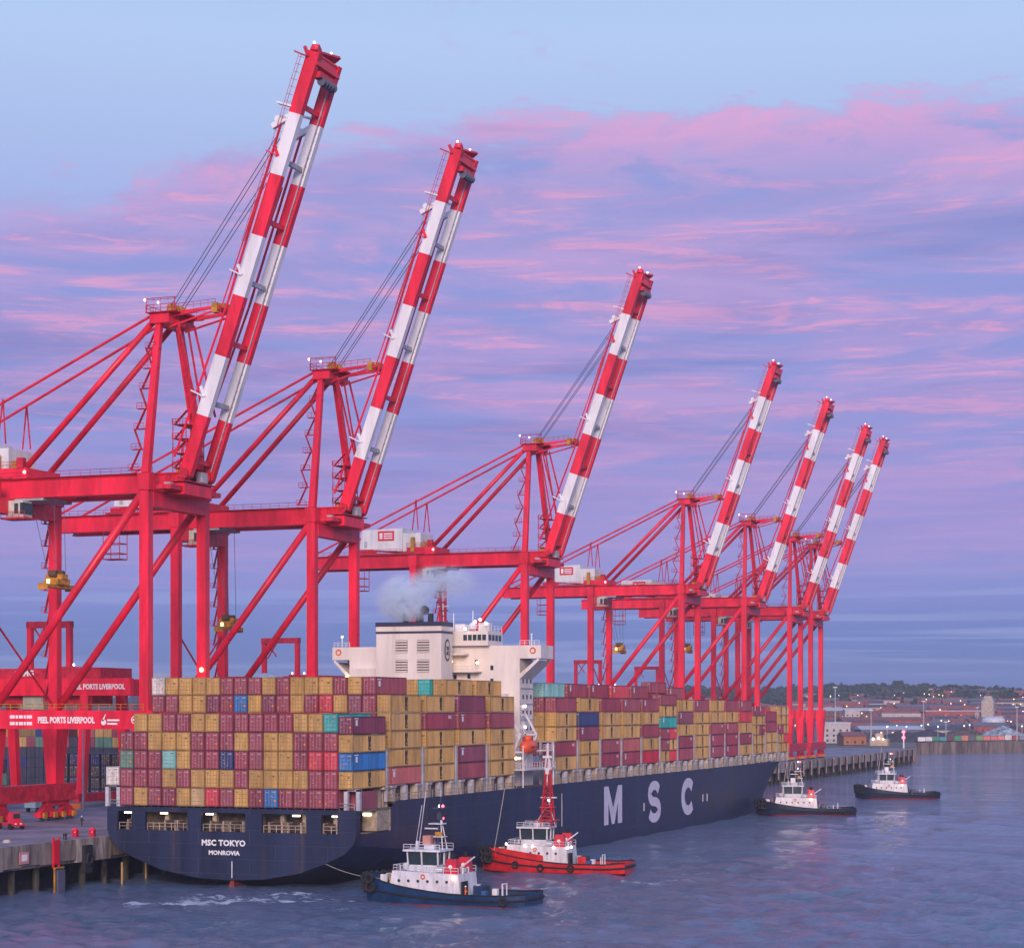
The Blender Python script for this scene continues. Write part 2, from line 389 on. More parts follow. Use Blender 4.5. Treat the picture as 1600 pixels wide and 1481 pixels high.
CONC = mat('quay_concrete', (.30, .26, .235), .85, var=.35, scale=.35, streak=True, bump=.4, dirt=(.10, .085, .07), dirtamt=.7)
TARM = mat('quay_tarmac', (.26, .225, .28), .75, var=.3, scale=.10, dirt=(.08, .07, .09), dirtamt=.6)
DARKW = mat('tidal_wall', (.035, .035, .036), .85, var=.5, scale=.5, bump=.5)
def build_quay():
    q = MB(); q.box(-900, -177.2, 150, 1075, 3.9, 7.46, CONC)
    tag(q.obj('quay'), kind='structure')
    tag(MB().box(-900, -178.0, 150, 1074.5, 7.464, 7.5).obj('quay_pavement', TARM), kind='structure')
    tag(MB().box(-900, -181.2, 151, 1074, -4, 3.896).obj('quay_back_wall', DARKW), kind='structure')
    # coping: cast in bays, each a little different, with the joints open
    cp = link('quay_coping', None); tag(cp, 'long weathered concrete coping along the edge of the quay', 'quay edge')
    y = 232.; i = 0; ms = {}
    mm = [mat('coping_light', (.36, .31, .28), .85, var=.4, scale=.6, streak=True, bump=.4, dirt=(.12, .10, .08), dirtamt=.7),
          mat('coping_brown', (.25, .21, .18), .85, var=.4, scale=.6, streak=True, bump=.4, dirt=(.08, .07, .06), dirtamt=.8)]
    base = [MB().box(-177.15, -176.5, 0.04, 4.96, 4.0+dz, 7.6).mesh('coping_block', mm[k_]) for dz, k_ in ((0, 0), (.25, 1), (.1, 0), (.45, 1))]
    while y < 1074 and i < 169:
        link('coping_block', base[random.randrange(4)], cp, (random.uniform(0, .12), y, 0)); y += 5; i += 1
    # piles below
    pr = link('quay_piles', None); tag(pr, 'dark round piles under the quay edge standing in the water', 'piles')
    pm = MB().tube((0, 0, -4), (0, 0, 3.9), .55, 8).mesh('pile', mat('pile_dark', (.07, .066, .05), .9, var=.6, scale=1.6, streak=True, dirt=(.02, .035, .02), dirtamt=.8))
    y = 236
    while y < 1074: link('pile', pm, pr, (-178.3, y, 0)); y += 6.5
    # fender units, seen best on the far length
    fm = MB(); fm.box(-176.35, -175.7, -.7, .7, 1.2, 7.2, BLK); fm.box(-175.7, -175.5, -.85, .85, 1.6, 7.6, mat('fender_face', (.40, .30, .28), .7, var=.4))
    fme = fm.mesh('fender_panel')
    y = 640; n = 0
    while y < 1070:
        o = link('quay_fender', fme, None, (0, y, 0))
        tag(o, 'upright fender panel on the quay face beyond the ship\'s bow', 'fender', 'fenders along the far quay face'); y += 14.5; n += 1
    # tyres/fender near the lens
    for yy, mt, lb in ((279.5, 'x', 'dark fender board hanging on the near quay face'),):
        f = MB(); f.box(-176.4, -175.8, yy-1.1, yy+1.1, 2.2, 6.6, BLK); f.torus((-175.7, yy, 4.4), .8, .3, 'x', BLK, 14, 6)
        tag(f.obj('quay_fender'), lb, 'fender')
    # red ladder hood and yellow guard post
    t = thing('quay_ladder', (-176.4, 270.9, 0), 'red framed safety ladder on the near quay face with a yellow guide pipe', 'ladder')
    a = MB()
    for dy in (-.75, .75): a.box(0, .25, dy-.12, dy+.12, 3.6, 8.3, RED)
    a.box(0, .3, -.75, .75, 4.2, 7.9, RED); a.obj('ladder_hood', None, t)
    b = MB(); b.tube((.5, -1.0, -1), (.5, -1.0, 3.6), .16, 6, YEL); b.tube((.5, -1.0, 3.6), (.5, 1.6, 3.6), .16, 6, YEL); b.obj('guide_pipe', None, t)
    c = MB().box(.1, .8, -.4, 1.5, -1, 3.3); c.obj('fender_pad', mat('blue_grey_pad', (.09, .10, .16), .8), t)
    for j, (yy, ll) in enumerate(((289.5, 'slim ochre mooring pile guide in front of the dark quay underside'), (297.0, 'thin buff pile beside the port corner of the transom'))):
        tag(MB().tube((-175.9, yy, -1), (-175.9, yy, 3.2), .17, 6).obj('guide_pile', mat('buff_pipe', (.45, .32, .14), .7)), ll, 'pile')
    # sign panel
    s = thing('quay_sign', (-176.2, 262.3, 5.7), 'pink and white notice board fixed to the near quay face', 'sign')
    MB().box(-.1, .02, -1.2, 1.2, -.9, .9).obj('board', mat('sign_pink', (.62, .25, .27), .6), s)
    MB().box(.025, .05, -.7, .7, -.45, .55).obj('notice', PAINT, s)
    # bollards
    bm = MB(); bm.tube((0, 0, 0), (0, 0, .75), .32, 8, None, .26); bm.ball((0, 0, .85), .42, None, 8, 4, (1, 1, .5))
    bme = bm.mesh('bollard', mat('bollard_black', (.03, .03, .035), .6))
    for yy in (247.5, 251.5, 277, 296, 640, 670, 700, 735):
        lab = 'black cast iron mooring bollard on the near quay edge' if yy < 300 else 'small black bollard on the quay beyond the cranes'
        tag(link('bollard', bme, None, (-178.6, yy, 7.5)), lab, 'bollard', 'bollards on the near quay edge' if yy < 300 else 'bollards on the far quay')
    # long painted lines
    tag(MB().box(-184.9, -184.6, 200, 1070, 7.502, 7.506).box(-177.9, -177.6, 200, 1070, 7.502, 7.506).obj('quay_marking', mat('worn_yellow_line', (.42, .34, .16), .8)), kind='structure')
    tag(MB().box(-181.1, -180.9, 152, 1072, 7.502, 7.53).box(-212.1, -211.9, 152, 1072, 7.502, 7.53).obj('crane_rail', STEEL), kind='structure')
build_quay()

# ================================================================ SHIP-TO-SHORE CRANES
def crane_proto():
    t = thing('quay_crane', (0, 0, 0), 'x', 'crane', 'raised red and white ship-to-shore cranes')
    LY = 9.9
    # legs
    for x in (0, -31):
        for s in (-1, 1):
            y = s*LY; a = MB()
            a.box(x-.9, x+.9, y-.8, y+.8, 20.3, 58.0); a.box(x-1.15, x+1.15, y-1.05, y+1.05, 57.9, 60.8)
            for h in (28, 36, 44, 52): a.box(x-.96, x+.96, y-.86, y+.86, h, h+.18)
            a.hexa([(x-1.0, y-1.3*1, 6.8), (x+1.0, y-1.3, 6.8), (x+1.0, y+1.3, 6.8), (x-1.0, y+1.3, 6.8),
                    (x-1.6, y-2.0, 17.1), (x+1.6, y-2.0, 17.1), (x+1.6, y+2.0, 17.1), (x-1.6, y+2.0, 17.1)])
            a.obj('leg', RED, t)
    for s in (-1, 1):
        a = MB(); a.box(-33, 1.9, s*LY-1.05, s*LY+1.05, 17.1, 20.3); a.obj('portal_beam', RED, t)
        a = MB(); a.rail((-31, s*(LY+.9)*1, 20.3), (0, s*(LY+.9), 20.3), 1.1, 14, .05); a.obj('portal_railing', YEL if s < 0 else REDD, t)
        b = MB(); b.tube((-.9, s*LY, 57.2), (-30.4, s*LY, 20.6), .72, 10); b.obj('diagonal_brace', RED, t, True)
        b = MB(); b.tube((-15.3, s*(LY-.1), 36.6), (-30.4, s*(LY-.1), 57.2), .28, 6)
    for x in (0, -31):
        MB().box(x-1.2, x+1.2, -LY-5, LY+5, 3.7, 6.8).obj('sill_beam', REDD, t)  # darker red than the legs: the beam's shade put into its colour
        MB().box(x-1.0, x+1.0, -LY+.8, LY-.8, 55.2, 58.0).obj('cross_beam', RED, t)
    x = -31
    b = MB(); b.tube((x, -LY, 36.7), (x, LY, 20.6), .2, 6); b.tube((x, LY, 36.7), (x, -LY, 20.6), .2, 6)
    b.obj('cross_brace', REDD, t)
    # bogies
    for x in (0, -31):
        for s in (-1, 1):
            a = MB(); y = s*(LY+.2)
            for k in (-1, 1):
                a.hexa([(x-.55, y+k*3.1-2.6, 1.5), (x+.55, y+k*3.1-2.6, 1.5), (x+.55, y+k*3.1+2.6, 1.5), (x-.55, y+k*3.1+2.6, 1.5),
                        (x-.55, y+k*3.1-.8, 2.9), (x+.55, y+k*3.1-.8, 2.9), (x+.55, y+k*3.1+.8, 2.9), (x-.55, y+k*3.1+.8, 2.9)], REDD)
                for j in (-1.7, 1.7):
                    a.box(x-.7, x+.7, y+k*3.1+j-1.2, y+k*3.1+j+1.2, .75, 1.7, RED)
                    for w_ in (-.6, .6): a.tube((x-.3, y+k*3.1+j+w_, .45), (x+.3, y+k*3.1+j+w_, .45), .44, 10, STEEL)
                    a.box(x+.7, x+1.1, y+k*3.1+j-.5, y+k*3.1+j+.5, .6, 1.6, YEL)
            a.box(x-.6, x+.6, y-3.6, y+3.6, 2.85, 3.75, RED)
            a.obj('bogie', None, t)
    # twin girders
    for s in (-1, 1):
        y = s*3.9; a = MB(); a.box(-64, 4.0, y-.65, y+.65, 58.3, 61.2); a.box(-64, 4.0, y-.95, y+.95, 61.2, 61.45); a.box(-64, 4.0, y-.95, y+.95, 58.05, 58.3)
        a.obj('girder', RED, t)
        a = MB(); a.rail((-63.5, y+s*1.4, 61.4), (-1.5, y+s*1.4, 61.4), 1.1, 30, .05)
        a.box(-63.5, -1.5, y+s*1.2-.35, y+s*1.2+.35, 61.45, 61.52); a.obj('girder_walkway', REDD, t)
    for x in (-63, -52, -20, -10): MB().box(x-.5, x+.5, -3.25, 3.25, 58.9, 60.9).obj('girder_tie', RED, t)
    # mast legs, apex
    for s in (-1, 1):
        a = MB(); a.bar((0, s*LY, 60.8), (-1.2, s*3.3, 90.2), 1.35, 1.2, RED, 1.1, 1.0); a.obj('mast_leg', None, t)
        a = MB(); a.tube((-2.2, s*3.1, 90.2), (-28.2, s*3.9, 63.4), .55, 10); a.obj('back_stay', RED, t, True)
        a = MB(); a.tube((-2.6, s*2.6, 91.3), (-63, s*3.9, 62.0), .27, 6); a.obj('tie_rod', RED, t)
        a = MB(); a.tube((-33, s*3.7, 76.1), (-32.3, s*3.9, 68), .16, 5); a.tube((-33, s*3.7, 76.1), (-34.0, s*3.9, 68), .16, 5); a.obj('hanger', REDD, t)
        a = MB(); a.tube((1.3, s*2.0, 89.8), (4.6, s*2.2, 69.8), .2, 5); a.tube((2.1, s*2.9, 89.8), (6.2, s*3.1, 71.8), .22, 5); a.obj('folded_stay', REDD, t)
        a = MB(); a.bar((0, s*2.7, 90.8), (10.4, s*3.1, 91.7), .9, .5, RED, .35, .4); a.bar((0.4, s*2.7, 88.8), (10.2, s*3.1, 91.2), .3, .3, RED)
        a.rail((1, s*3.1, 91.6), (9.8, s*3.4, 91.9), 1.0, 6, .05, REDD); a.obj('latch_arm', None, t)
    a = MB(); a.box(-2.6, 1.2, -4.4, 4.4, 89.3, 91.2, RED); a.box(-1.2, 2.6, -2.4, 2.4, 91.2, 91.5, REDD); a.obj('mast_head', None, t)
    a = MB(); a.rail((-3.0, -4.9, 91.2), (2.8, -4.9, 91.2), 1.2, 4, .06, REDD); a.rail((-3.0, -4.9, 91.2), (-3.0, 4.9, 91.2), 1.2, 6, .06, REDD)
    a.rail((-3.0, -4.9, 93.0), (2.8, -4.9, 93.0), .5, 4, .06, REDD); a.box(-3.1, 2.9, -5, 5, 91.05, 91.18, REDD)
    a.tube((-2.9, -4.8, 91.2), (-2.9, -4.8, 93.6), .09, 4, REDD); a.tube((2.6, -4.8, 91.2), (2.6, -4.8, 93.6), .09, 4, REDD); a.obj('head_platform', None, t)
    a = MB()
    for y in (-1.8, -.6, .6, 1.8): a.tube((.3, y-.18, 92.1), (.3, y+.18, 92.1), .95, 12, YEL)
    a.box(-.2, .8, -2.4, 2.4, 90.0, 92.0, YEL); a.obj('sheave_block', None, t)
    a = MB(); a.box(9.4, 11.0, -3.6, 3.6, 91.0, 91.4, REDD); a.box(9.6, 10.8, -1.8, 1.8, 91.4, 92.4, YEL); a.box(9.3, 10.3, -3.9, -2.6, 90.5, 92.2, YEL); a.obj('latch_head', None, t)
    a = MB(); a.ball((-3.2, -4.9, 93.3), .25, LAMPW, 6, 4); a.ball((-.6, -4.9, 92.7), .2, LAMPW, 6, 4); a.obj('warning_lamp', None, t)
    # stair flights on the near mast leg and under the hinge
    a = MB()
    for i in range(7):
        z = 61.5+i*3.6; x = -2.8+.12*i; y = -9.0+i*.75
        a.box(x-1.0, x+1.0, y-.5, y+.5, z, z+.12); a.rail((x-1.0, y-.5, z), (x+1.0, y-.5, z), 1.0, 2, .05)
        sg = 1 if i % 2 else -1
        a.bar((x+sg*.8, y, z), (x-sg*.8, y+.4, z+3.6), .12, .6)
        a.bar((x+1, y, z+.05), (0, y-.4, z+.05), .12, .2)
    a.obj('stairway', REDD, t)
    a = MB()
    for i in range(4):
        z = 62.4+i*2.5; a.box(1.2, 4.0, -3.2, 3.2, z, z+.1); a.rail((1.2, -3.2, z), (4.0, -3.2, z), 1.0, 4, .05)
        a.bar((1.4, -2.8, z), (3.6, -2.2, z+2.5), .1, .7)
    for x_, y_ in ((1.3, -3.1), (3.9, -3.1), (1.3, 3.1), (3.9, 3.1)): a.tube((x_, y_, 61.4), (x_, y_, 71), .1, 4)
    a.obj('hinge_stair_tower', REDD, t)
    a = MB(); a.box(1.1, 4.6, -4.8, 4.8, 57.6, 59.6, RED); a.box(1.5, 5.0, -5.6, 5.6, 59.8, 60.0, REDD); a.box(1.2, 4.2, -8.8, 8.8, 58.2, 59.0, REDD); a.box(1.4, 3.4, -2.4, -.6, 60.1, 62.3, YEL)
    a.box(3.8, 5.0, .6, 2.6, 60.1, 61.9, GREY); a.box(1.4, 2.6, 1.0, 2.9, 60.1, 62.6, REDD); a.rail((1.1, -5.5, 60.1), (5.0, -5.5, 60.1), 1.1, 5, .05, REDD)
    a.box(1.6, 2.8, -6.6, -5.6, 58.4, 59.6, GREY); a.box(2.4, 3.6, 4.2, 6.6, 60.0, 61.4, YEL); a.obj('hinge_platform', None, t)
    a = MB()
    for s in (-1, 1): a.tube((4.3, s*3.9-1.1, 61.2), (4.3, s*3.9+1.1, 61.2), 1.0, 10, REDD)
    a.obj('hinge_pin', None, t)
    # boom
    P0 = Vector((4.3, 0, 61.0)); P1 = Vector((29.0, 0, 131.2)); D = P1-P0
    boom = MB(); U = D.normalized(); Nn = Vector((-U.z, 0, U.x))      # towards the landside/top of the boom
    for k in range(7):
        c0, c1 = P0+D*(k/7), P0+D*((k+1)/7)
        m_ = RED if k % 2 == 0 else WHT
        pass
    bo = MB()
    def on(f, y, n_=0.): return P0+D*f+Vector((0, y, 0))+Nn*n_
    for f in (.035, .175, .32, .465, .61, .75, .88): bo.bar(on(f, -3.25), on(f, 3.25), .8, .5, RED if f in (.035, .32, .61, .88) else GREY)
    bobj = bo.obj('boom', None, t)
    for s in (-1, 1):
        for k in range(7):
            a = MB(); m_ = RED if k % 2 == 0 else WHT; y = s*3.9
            a.bar(on(k/7, y), on((k+1)/7, y), 2.1, .95, m_)
            a.bar(on(k/7, y, -1.1), on((k+1)/7, y, -1.1), .14, 1.25, m_); a.bar(on(k/7, y, 1.1), on((k+1)/7, y, 1.1), .14, 1.2, m_)
            a.obj('boom_section', None, bobj)
        a = MB(); yy = s*3.9
        # inner trolley rail and cable tray
        a.bar(on(.02, yy-s*.95, -.7), on(.97, yy-s*.95, -.7), .14, .3, GREY); 
        n = 46
        for j in range(n): 
            f = .04+.92*j/n; a.bar(on(f, yy-s*.5, -.7), on(f, yy-s*1.1, -.7), .16, .16, GREY)
        a.obj('cable_tray', None, bobj)
    # boom walkway on the landside face of near girder + brackets
    a = MB(); a.bar(on(.55, -4.7, 1.9), on(.985, -4.7, 1.9), .07, .07, REDD); a.bar(on(.55, -4.7, 2.4), on(.985, -4.7, 2.4), .06, .06, REDD)
    for j in range(26):
        f = .55+.43*j/25; a.bar(on(f, -4.7, 1.2), on(f, -4.7, 2.4), .07, .07, REDD)
    a.obj('boom_handrail', None, bobj)
    for f, ln, m_ in ((.185, 3.4, WHT), (.475, 3.0, WHT), (.755, 3.0, RED), (.985, 3.4, REDD)):
        a = MB(); a.bar(on(f, -4.6, .8), on(f+.004, -4.6, ln), .22, .5, m_); a.bar(on(f, -4.4, .6), on(f+.02, -4.4, 1.9), .5, .5, m_); a.obj('boom_bracket', None, bobj)
    for s in (-1, 1):
        a = MB(); a.tube(on(.83, s*3.9, 2.2), on(.415, s*3.7, 2.1), .24, 5); a.tube(on(.415, s*3.7, 2.1), on(.03, s*3.5, 3.4), .22, 5)
        a.tube(on(.70, s*3.5, 2.6), on(.37, s*3.3, 3.3), .14, 4)
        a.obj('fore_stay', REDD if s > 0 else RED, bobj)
        a = MB(); a.bar(on(.855, s*3.9, .4), on(.815, s*3.9, 3.6), .9, .9, WHT); a.bar(on(.87, s*3.9, 1.0), on(.87, s*3.9, 3.9), .3, 1.4, WHT)
        a.tube(on(.835, s*3.9-.5, 2.9), on(.835, s*3.9+.5, 2.9), .6, 8, WHT); a.obj('stay_lug', None, bobj)
    a = MB(); a.bar(on(.982, -4.4), on(.982, 4.4), 2.1, 2.2, RED); a.bar(on(.955, -3.2, -1.2), on(.955, 3.2, -1.2), 1.0, 1.4, REDD)
    for y in (-2.2, -1.1, 0, 1.1, 2.2): a.tube(on(.945, y-.15, -1.9), on(.945, y+.15, -1.9), .8, 10, STEEL)
    a.bar(on(1.0, -3.6, .2), on(1.014, -3.0, .4), 1.4, 1.3, RED); a.bar(on(1.0, -2.2, .2), on(1.012, 3.2, -.6), .5, 1.4, REDD)
    a.bar(on(.995, -4.4, -.8), on(.995, 4.4, -.8), .25, .25, REDD)
    a.obj('boom_tip', None, bobj)
    a = MB(); a.ball(on(1.02, -4.0, .6), .22, LAMPW, 6, 4); a.ball(on(1.02, 2.0, .3), .22, LAMPW, 6, 4); a.obj('tip_lamp', None, bobj)
    a = MB()
    for y in (-2.2, -1.2, 1.2, 2.2): a.tube((.4, y, 92.6), tuple(on(.80, y*1.3, 2.9)), .085, 4)
    a.obj('hoist_cables', STEEL, t)
    # machinery house
    MW = mat('house_white', (.70, .72, .72), .5, var=.1, scale=.4, streak=True, dirt=(.4, .36, .34), dirtamt=.35)
    a = MB(); a.hexa([(-49, -4.6, 63.3), (-36.5, -4.6, 62.3), (-36.5, 4.6, 62.3), (-49, 4.6, 63.3), (-48.2, -4.6, 68.3), (-36.5, -4.6, 68.6), (-36.5, 4.6, 68.6), (-48.2, 4.6, 68.3)])
    a.box(-36.5, -31.5, -4.2, 4.2, 62.3, 67.2); h = a.obj('machinery_house', MW, t)
    MB().box(-43.6, -38.9, -4.68, -4.62, 65.3, 67.9).obj('sign_panel', mat('sign_red', (.70, .02, .03), .4), h)
    a = MB(); a.box(-43.1, -42.3, -4.74, -4.69, 65.8, 67.4, PAINT)
    for z in (66.0, 66.6, 67.2): a.box(-41.9, -39.4, -4.74, -4.69, z-.18, z+.16, PAINT)
    a.obj('sign_emblem', None, h)
    MB().box(-47.6, -46.8, -4.66, -4.62, 63.6, 65.3).obj('door', GREY, h)
    a = MB(); a.box(-50.5, -30, -5.6, 5.6, 61.5, 61.9, REDD); a.rail((-50.5, -5.6, 61.9), (-36, -5.6, 61.9), 1.1, 8, .05, RED)
    a.box(-49.5, -44, -5.2, -4.6, 62.0, 62.9, RED); a.obj('house_platform', None, t)
    a = MB(); a.box(-35, -27, -5.3, 5.3, 61.45, 63.4, RED); a.box(-33.8, -32.8, -5.5, -4.8, 62, 66.0, YEL); a.box(-29, -27.6, -5.5, -4.5, 63.4, 65.2, REDD)
    a.box(-31, -29.4, -4, -2, 63.4, 64.9, YEL); a.ball((-27.4, -5.4, 62.6), .28, LAMPW, 6, 4); a.rail((-35, -5.4, 63.4), (-27, -5.4, 63.4), 1.1, 6, .05, REDD); a.obj('stay_anchor_deck', None, t)
    # trolley and cab
    a = MB(); a.box(-31.5, -24, -4.6, 4.6, 57.6, 58.2, GREY); a.box(-30, -28, -2, 2, 58.2, 59.2, REDD); a.obj('trolley', None, t)
    a = MB(); a.box(-30.4, -27.0, -6.4, -3.6, 54.6, 57.5, mat('cab_pale', (.55, .58, .50), .5)); a.box(-31.4, -26.4, -6.9, -3.0, 54.2, 54.5, REDD)
    a.box(-27.6, -26.95, -6.46, -3.5, 55.1, 57.1, GLASS); a.box(-28.8, -28.0, -6.46, -6.39, 55.2, 57.0, GLASS)
    a.rail((-31.3, -6.9, 54.5), (-26.4, -6.9, 54.5), 1.0, 4, .05, REDD); a.obj('operator_cab', None, t)
    a = MB()
    for dx, dz in ((0, 0),): 
        for x_ in (-51.6, -47.6):
            for y_ in (-4.6, -1.6): a.tube((x_, y_, 52.2), (x_, y_, 58), .1, 4)
        for z_ in (52.2, 53.4, 55.5): 
            for y_ in (-4.6, -1.6): a.tube((-51.6, y_, z_), (-47.6, y_, z_), .1, 4)
            for x_ in (-51.6, -47.6): a.tube((x_, -4.6, z_), (x_, -1.6, z_), .1, 4)
        a.box(-51.6, -47.6, -4.6, -1.6, 52.1, 52.2)
    a.obj('service_cage', REDD, t)
    # platforms up the landside far leg
    a = MB()
    for i in range(9):
        z = 22+i*4.1; a.box(-33.6, -31.9, LY-.6, LY+.9, z, z+.12); a.rail((-33.6, LY-.6, z), (-31.9, LY-.6, z), 1, 2, .05); a.bar((-33.2, LY, z), (-32.3, LY+.2, z+4.1), .12, .6)
    a.obj('leg_stairs', REDD, t)
    sp = MB(); sp.box(-6.1, 6.1, -1.2, -.8, -.5, .3); sp.box(-6.1, 6.1, .8, 1.2, -.5, .3); sp.box(-6.1, -5.6, -1.2, 1.2, -.7, .4); sp.box(5.6, 6.1, -1.2, 1.2, -.7, .4)
    return t
def spreader_mesh():
    a = MB(); 
    for s in (-1, 1): a.box(s*1.0-.25, s*1.0+.25, -6.0, 6.0, -.9, -.2, YEL)
    for s in (-1, 1): a.box(-1.25, 1.25, s*5.8-.25, s*5.8+.25, -1.3, -.1, YEL)
    a.box(-1.9, 1.9, -2.6, 2.6, -.2, .9, YEL); a.box(-2.2, 2.2, -1.2, 1.2, .9, 1.9, YEL)
    for y in (-1.6, 1.6): a.tube((-.9, y, 2.0), (.9, y, 2.0), .7, 10, mat('sheave_dark', (.12, .07, .03), .6))
    a.box(-1.0, -.3, -2.7, -2.4, -.1, .8, LAMPO)
    return a.mesh('spreader')
CR = crane_proto()
for c_ in [o_ for o_ in COL.objects if o_.parent == CR]:
    nm_ = c_.name.split('.')[0]
    if nm_ in ('mast_head', 'head_platform', 'sheave_block', 'latch_head', 'latch_arm', 'warning_lamp'):
        for v_ in c_.data.vertices: v_.co.z -= 1.8
    elif nm_ in ('mast_leg', 'back_stay', 'tie_rod', 'folded_stay', 'hoist_cables'):
        for v_ in c_.data.vertices:
            if v_.co.z > 85 and v_.co.x < 8: v_.co.z -= 1.8
SPM = spreader_mesh()
NEARY = [305.7, 370.0, 493.5, 641.0, 724.3, 798.0, 837.0]
CL = ['nearest raised quay crane, its boom reaching highest in the sky',
      'second raised quay crane, standing behind the ship\'s stern container stack',
      'third raised quay crane, rising behind the ship\'s funnel and smoke',
      'fourth raised quay crane, first of the small group beyond the bridge',
      'fifth raised quay crane, middle of the far group, a spreader hanging low',
      'sixth raised quay crane, the last but one along the quay',
      'seventh raised quay crane, farthest and closest to the far town']
SPH = [43, 37.8, None, 40.2, 42.5, None, None]
cranes = []
for i, y in enumerate(NEARY):
    c = CR if i == 0 else copy_tree(CR)
    cranes.append(c)
for i, c in enumerate(cranes):
    c.location = (-181, NEARY[i]+9.9, 7.5); c['label'] = CL[i]
    if SPH[i]:
        o = link('spreader', SPM, c, (-24.2, 0, SPH[i])); o.scale = (.8, .75, .9)
        k = MB()
        for dx in (-1.4, 1.4):
            for dy in (-1.6, 1.6): k.tube((-24.2+dx*.6, dy, SPH[i]+2), (-26+dx*1.6, dy, 57.6), .06, 4)
        k.obj('spreader_cables', STEEL, c)
# lettering on the near portal beam of the first crane
def crane_text(c):
    text('beam_lettering', 'PEEL PORTS LIVERPOOL', 1.45, PAINT, c, (-15.2, -10.98, 18.6), off=.06, sx=.74)
    a = MB()
    for z in (19.2, 18.05):
        x = -26.6
        for wd in (1.0, .5, .8, .4, 1.1): a.box(x, x+wd, -11.0, -10.97, z-.28, z+.28, PAINT); x += wd+.18
    a.obj('small_lettering', None, c)
    a = MB(); a.tube((-7.7, -10.96, 18.3), (-7.7, -11.0, 18.3), .5, 10, PAINT); a.bar((-7.9, -10.98, 18.5), (-7.3, -10.98, 19.7), .35, .04, PAINT, .08, .04)
    a.box(-7.0, -4.6, -11.0, -10.97, 18.5, 18.8, PAINT); a.box(-7.0, -5.0, -11.0, -10.97, 17.9, 18.2, PAINT); a.obj('port_emblem', None, c)
    a = MB(); a.torus((-1.6, -10.98, 18.7), .62, .1, 'y', PAINT, 14, 4); a.box(-2.1, -1.1, -11.0, -10.97, 18.6, 18.85, PAINT); a.obj('maker_emblem', None, c)
    text('number_lettering', '07', 1.3, PAINT, c, (-30.0, -10.98, 18.7), off=.05)
crane_text(cranes[0])
MB().ball((.2, 8.9, 27.6), .42, LAMPO, 6, 4).obj('work_lamp', None, cranes[0])

# ================================================================ YARD CRANES
def yard_crane(Y, label, full=True):
    t = thing('yard_crane', (-250, Y, 7.5), label, 'crane', 'red yard gantry cranes behind the quay')
    for s in (-1, 1):
        MB().box(-30, 27, s*7-.7, s*7+.7, 23.4, 27.0).obj('girder', RED, t)
        for x in (-12, 16):
            a = MB(); a.hexa([(x-.8, s*9-.8, 1.5), (x+.8, s*9-.8, 1.5), (x+.8, s*9+.8, 1.5), (x-.8, s*9+.8, 1.5),
                              (x-1.0, s*7-.9, 23.4), (x+1.0, s*7-.9, 23.4), (x+1.0, s*7+.9, 23.4), (x-1.0, s*7+.9, 23.4)]); a.obj('leg', RED, t)
    for x in (-12, 16): MB().box(x-.7, x+.7, -11, 11, 1.2, 3.0).obj('sill_beam', REDD, t)
    for x in (-29.5, 26.5): MB().box(x-.5, x+.5, -6.3, 6.3, 23.8, 26.6).obj('end_tie', REDD, t)
    a = MB(); a.box(-14.5, 8, -6, 6, 27.0, 29.2, REDD); a.box(-6, 15, -5, 5, 21.4, 26.6, REDD); a.box(9, 17, -3, 3, 26.7, 28.6, RED)
    a.hexa([(8, -6.2, 26.9), (19, -6.2, 27.0), (19, 6.2, 27.0), (8, 6.2, 26.9), (8, -6.2, 29.6), (19, -6.2, 29.3), (19, 6.2, 29.3), (8, 6.2, 29.6)], REDD)
    for x in (9, 12.5, 15.5): a.ball((x, -6.3, 29.9), .27, LAMPW, 6, 4)
    a.obj('trolley', None, t)
    f = MB()
    for x in (-2.4, 7.4): f.box(x-.55, x+.55, -.6, .6, 27, 39.2, RED)
    f.box(-3, 8, -.75, .75, 38, 39.4, REDD); f.bar((-1.4, 0, 34), (1.2, 0, 38), .3, .3, REDD); f.bar((-1.4, 0, 38), (1.2, 0, 34.5), .3, .3, REDD)
    f.obj('top_frame', None, t)
    text('girder_lettering', 'PEEL PORTS LIVERPOOL', 1.5, PAINT, t, (19.3, -7.73, 25.2), off=.06, sx=.8)
    text('trolley_lettering', 'CRMG', 1.7, PAINT, t, (.2, -6.25, 28.1), off=.07)
    a = MB(); a.rail((-6, -6.1, 20.5), (15, -6.1, 20.5), 1.1, 8, .07, YEL); a.box(-6, 15, -6.1, -5, 20.3, 20.5, REDD); a.box(0, 5, -6.4, -5, 20.5, 23.3, mat('cabin_grey', (.35, .38, .30), .6)); a.obj('cab_platform', None, t)
    return t
yc = yard_crane(378, 'near red yard gantry crane with large lettering, beside the first quay crane')
for y, l, dx in ((487, 'red yard gantry crane whose square top frame shows above the stern containers', 0),
                 (745, 'small red yard gantry crane just forward of the ship\'s bridge', 0),
                 (866, 'small red yard gantry crane farther along, behind the fourth quay crane', -13),
                 (345, 'red yard gantry crane at the picture\'s edge, partly cut off', -28)):
    o = copy_tree(yc); o.location = (-250+dx, y, 7.5); o['label'] = l
for x, y, z, l in ((-236, 405, 32, 'pale curved tank top behind the near yard crane'), (-243, 470, 33, 'pale storage tank dome behind the stern container stack')):
    o = MB(); o.ball((x, y, z), 7, None, 20, 8, (1, 1, .62)); o.tube((x, y, 7.5), (x, y, z), 7, 20); 
    tag(o.obj('storage_tank', mat('tank_pale', (.60, .58, .60), .5), smooth=False), l, 'tank')

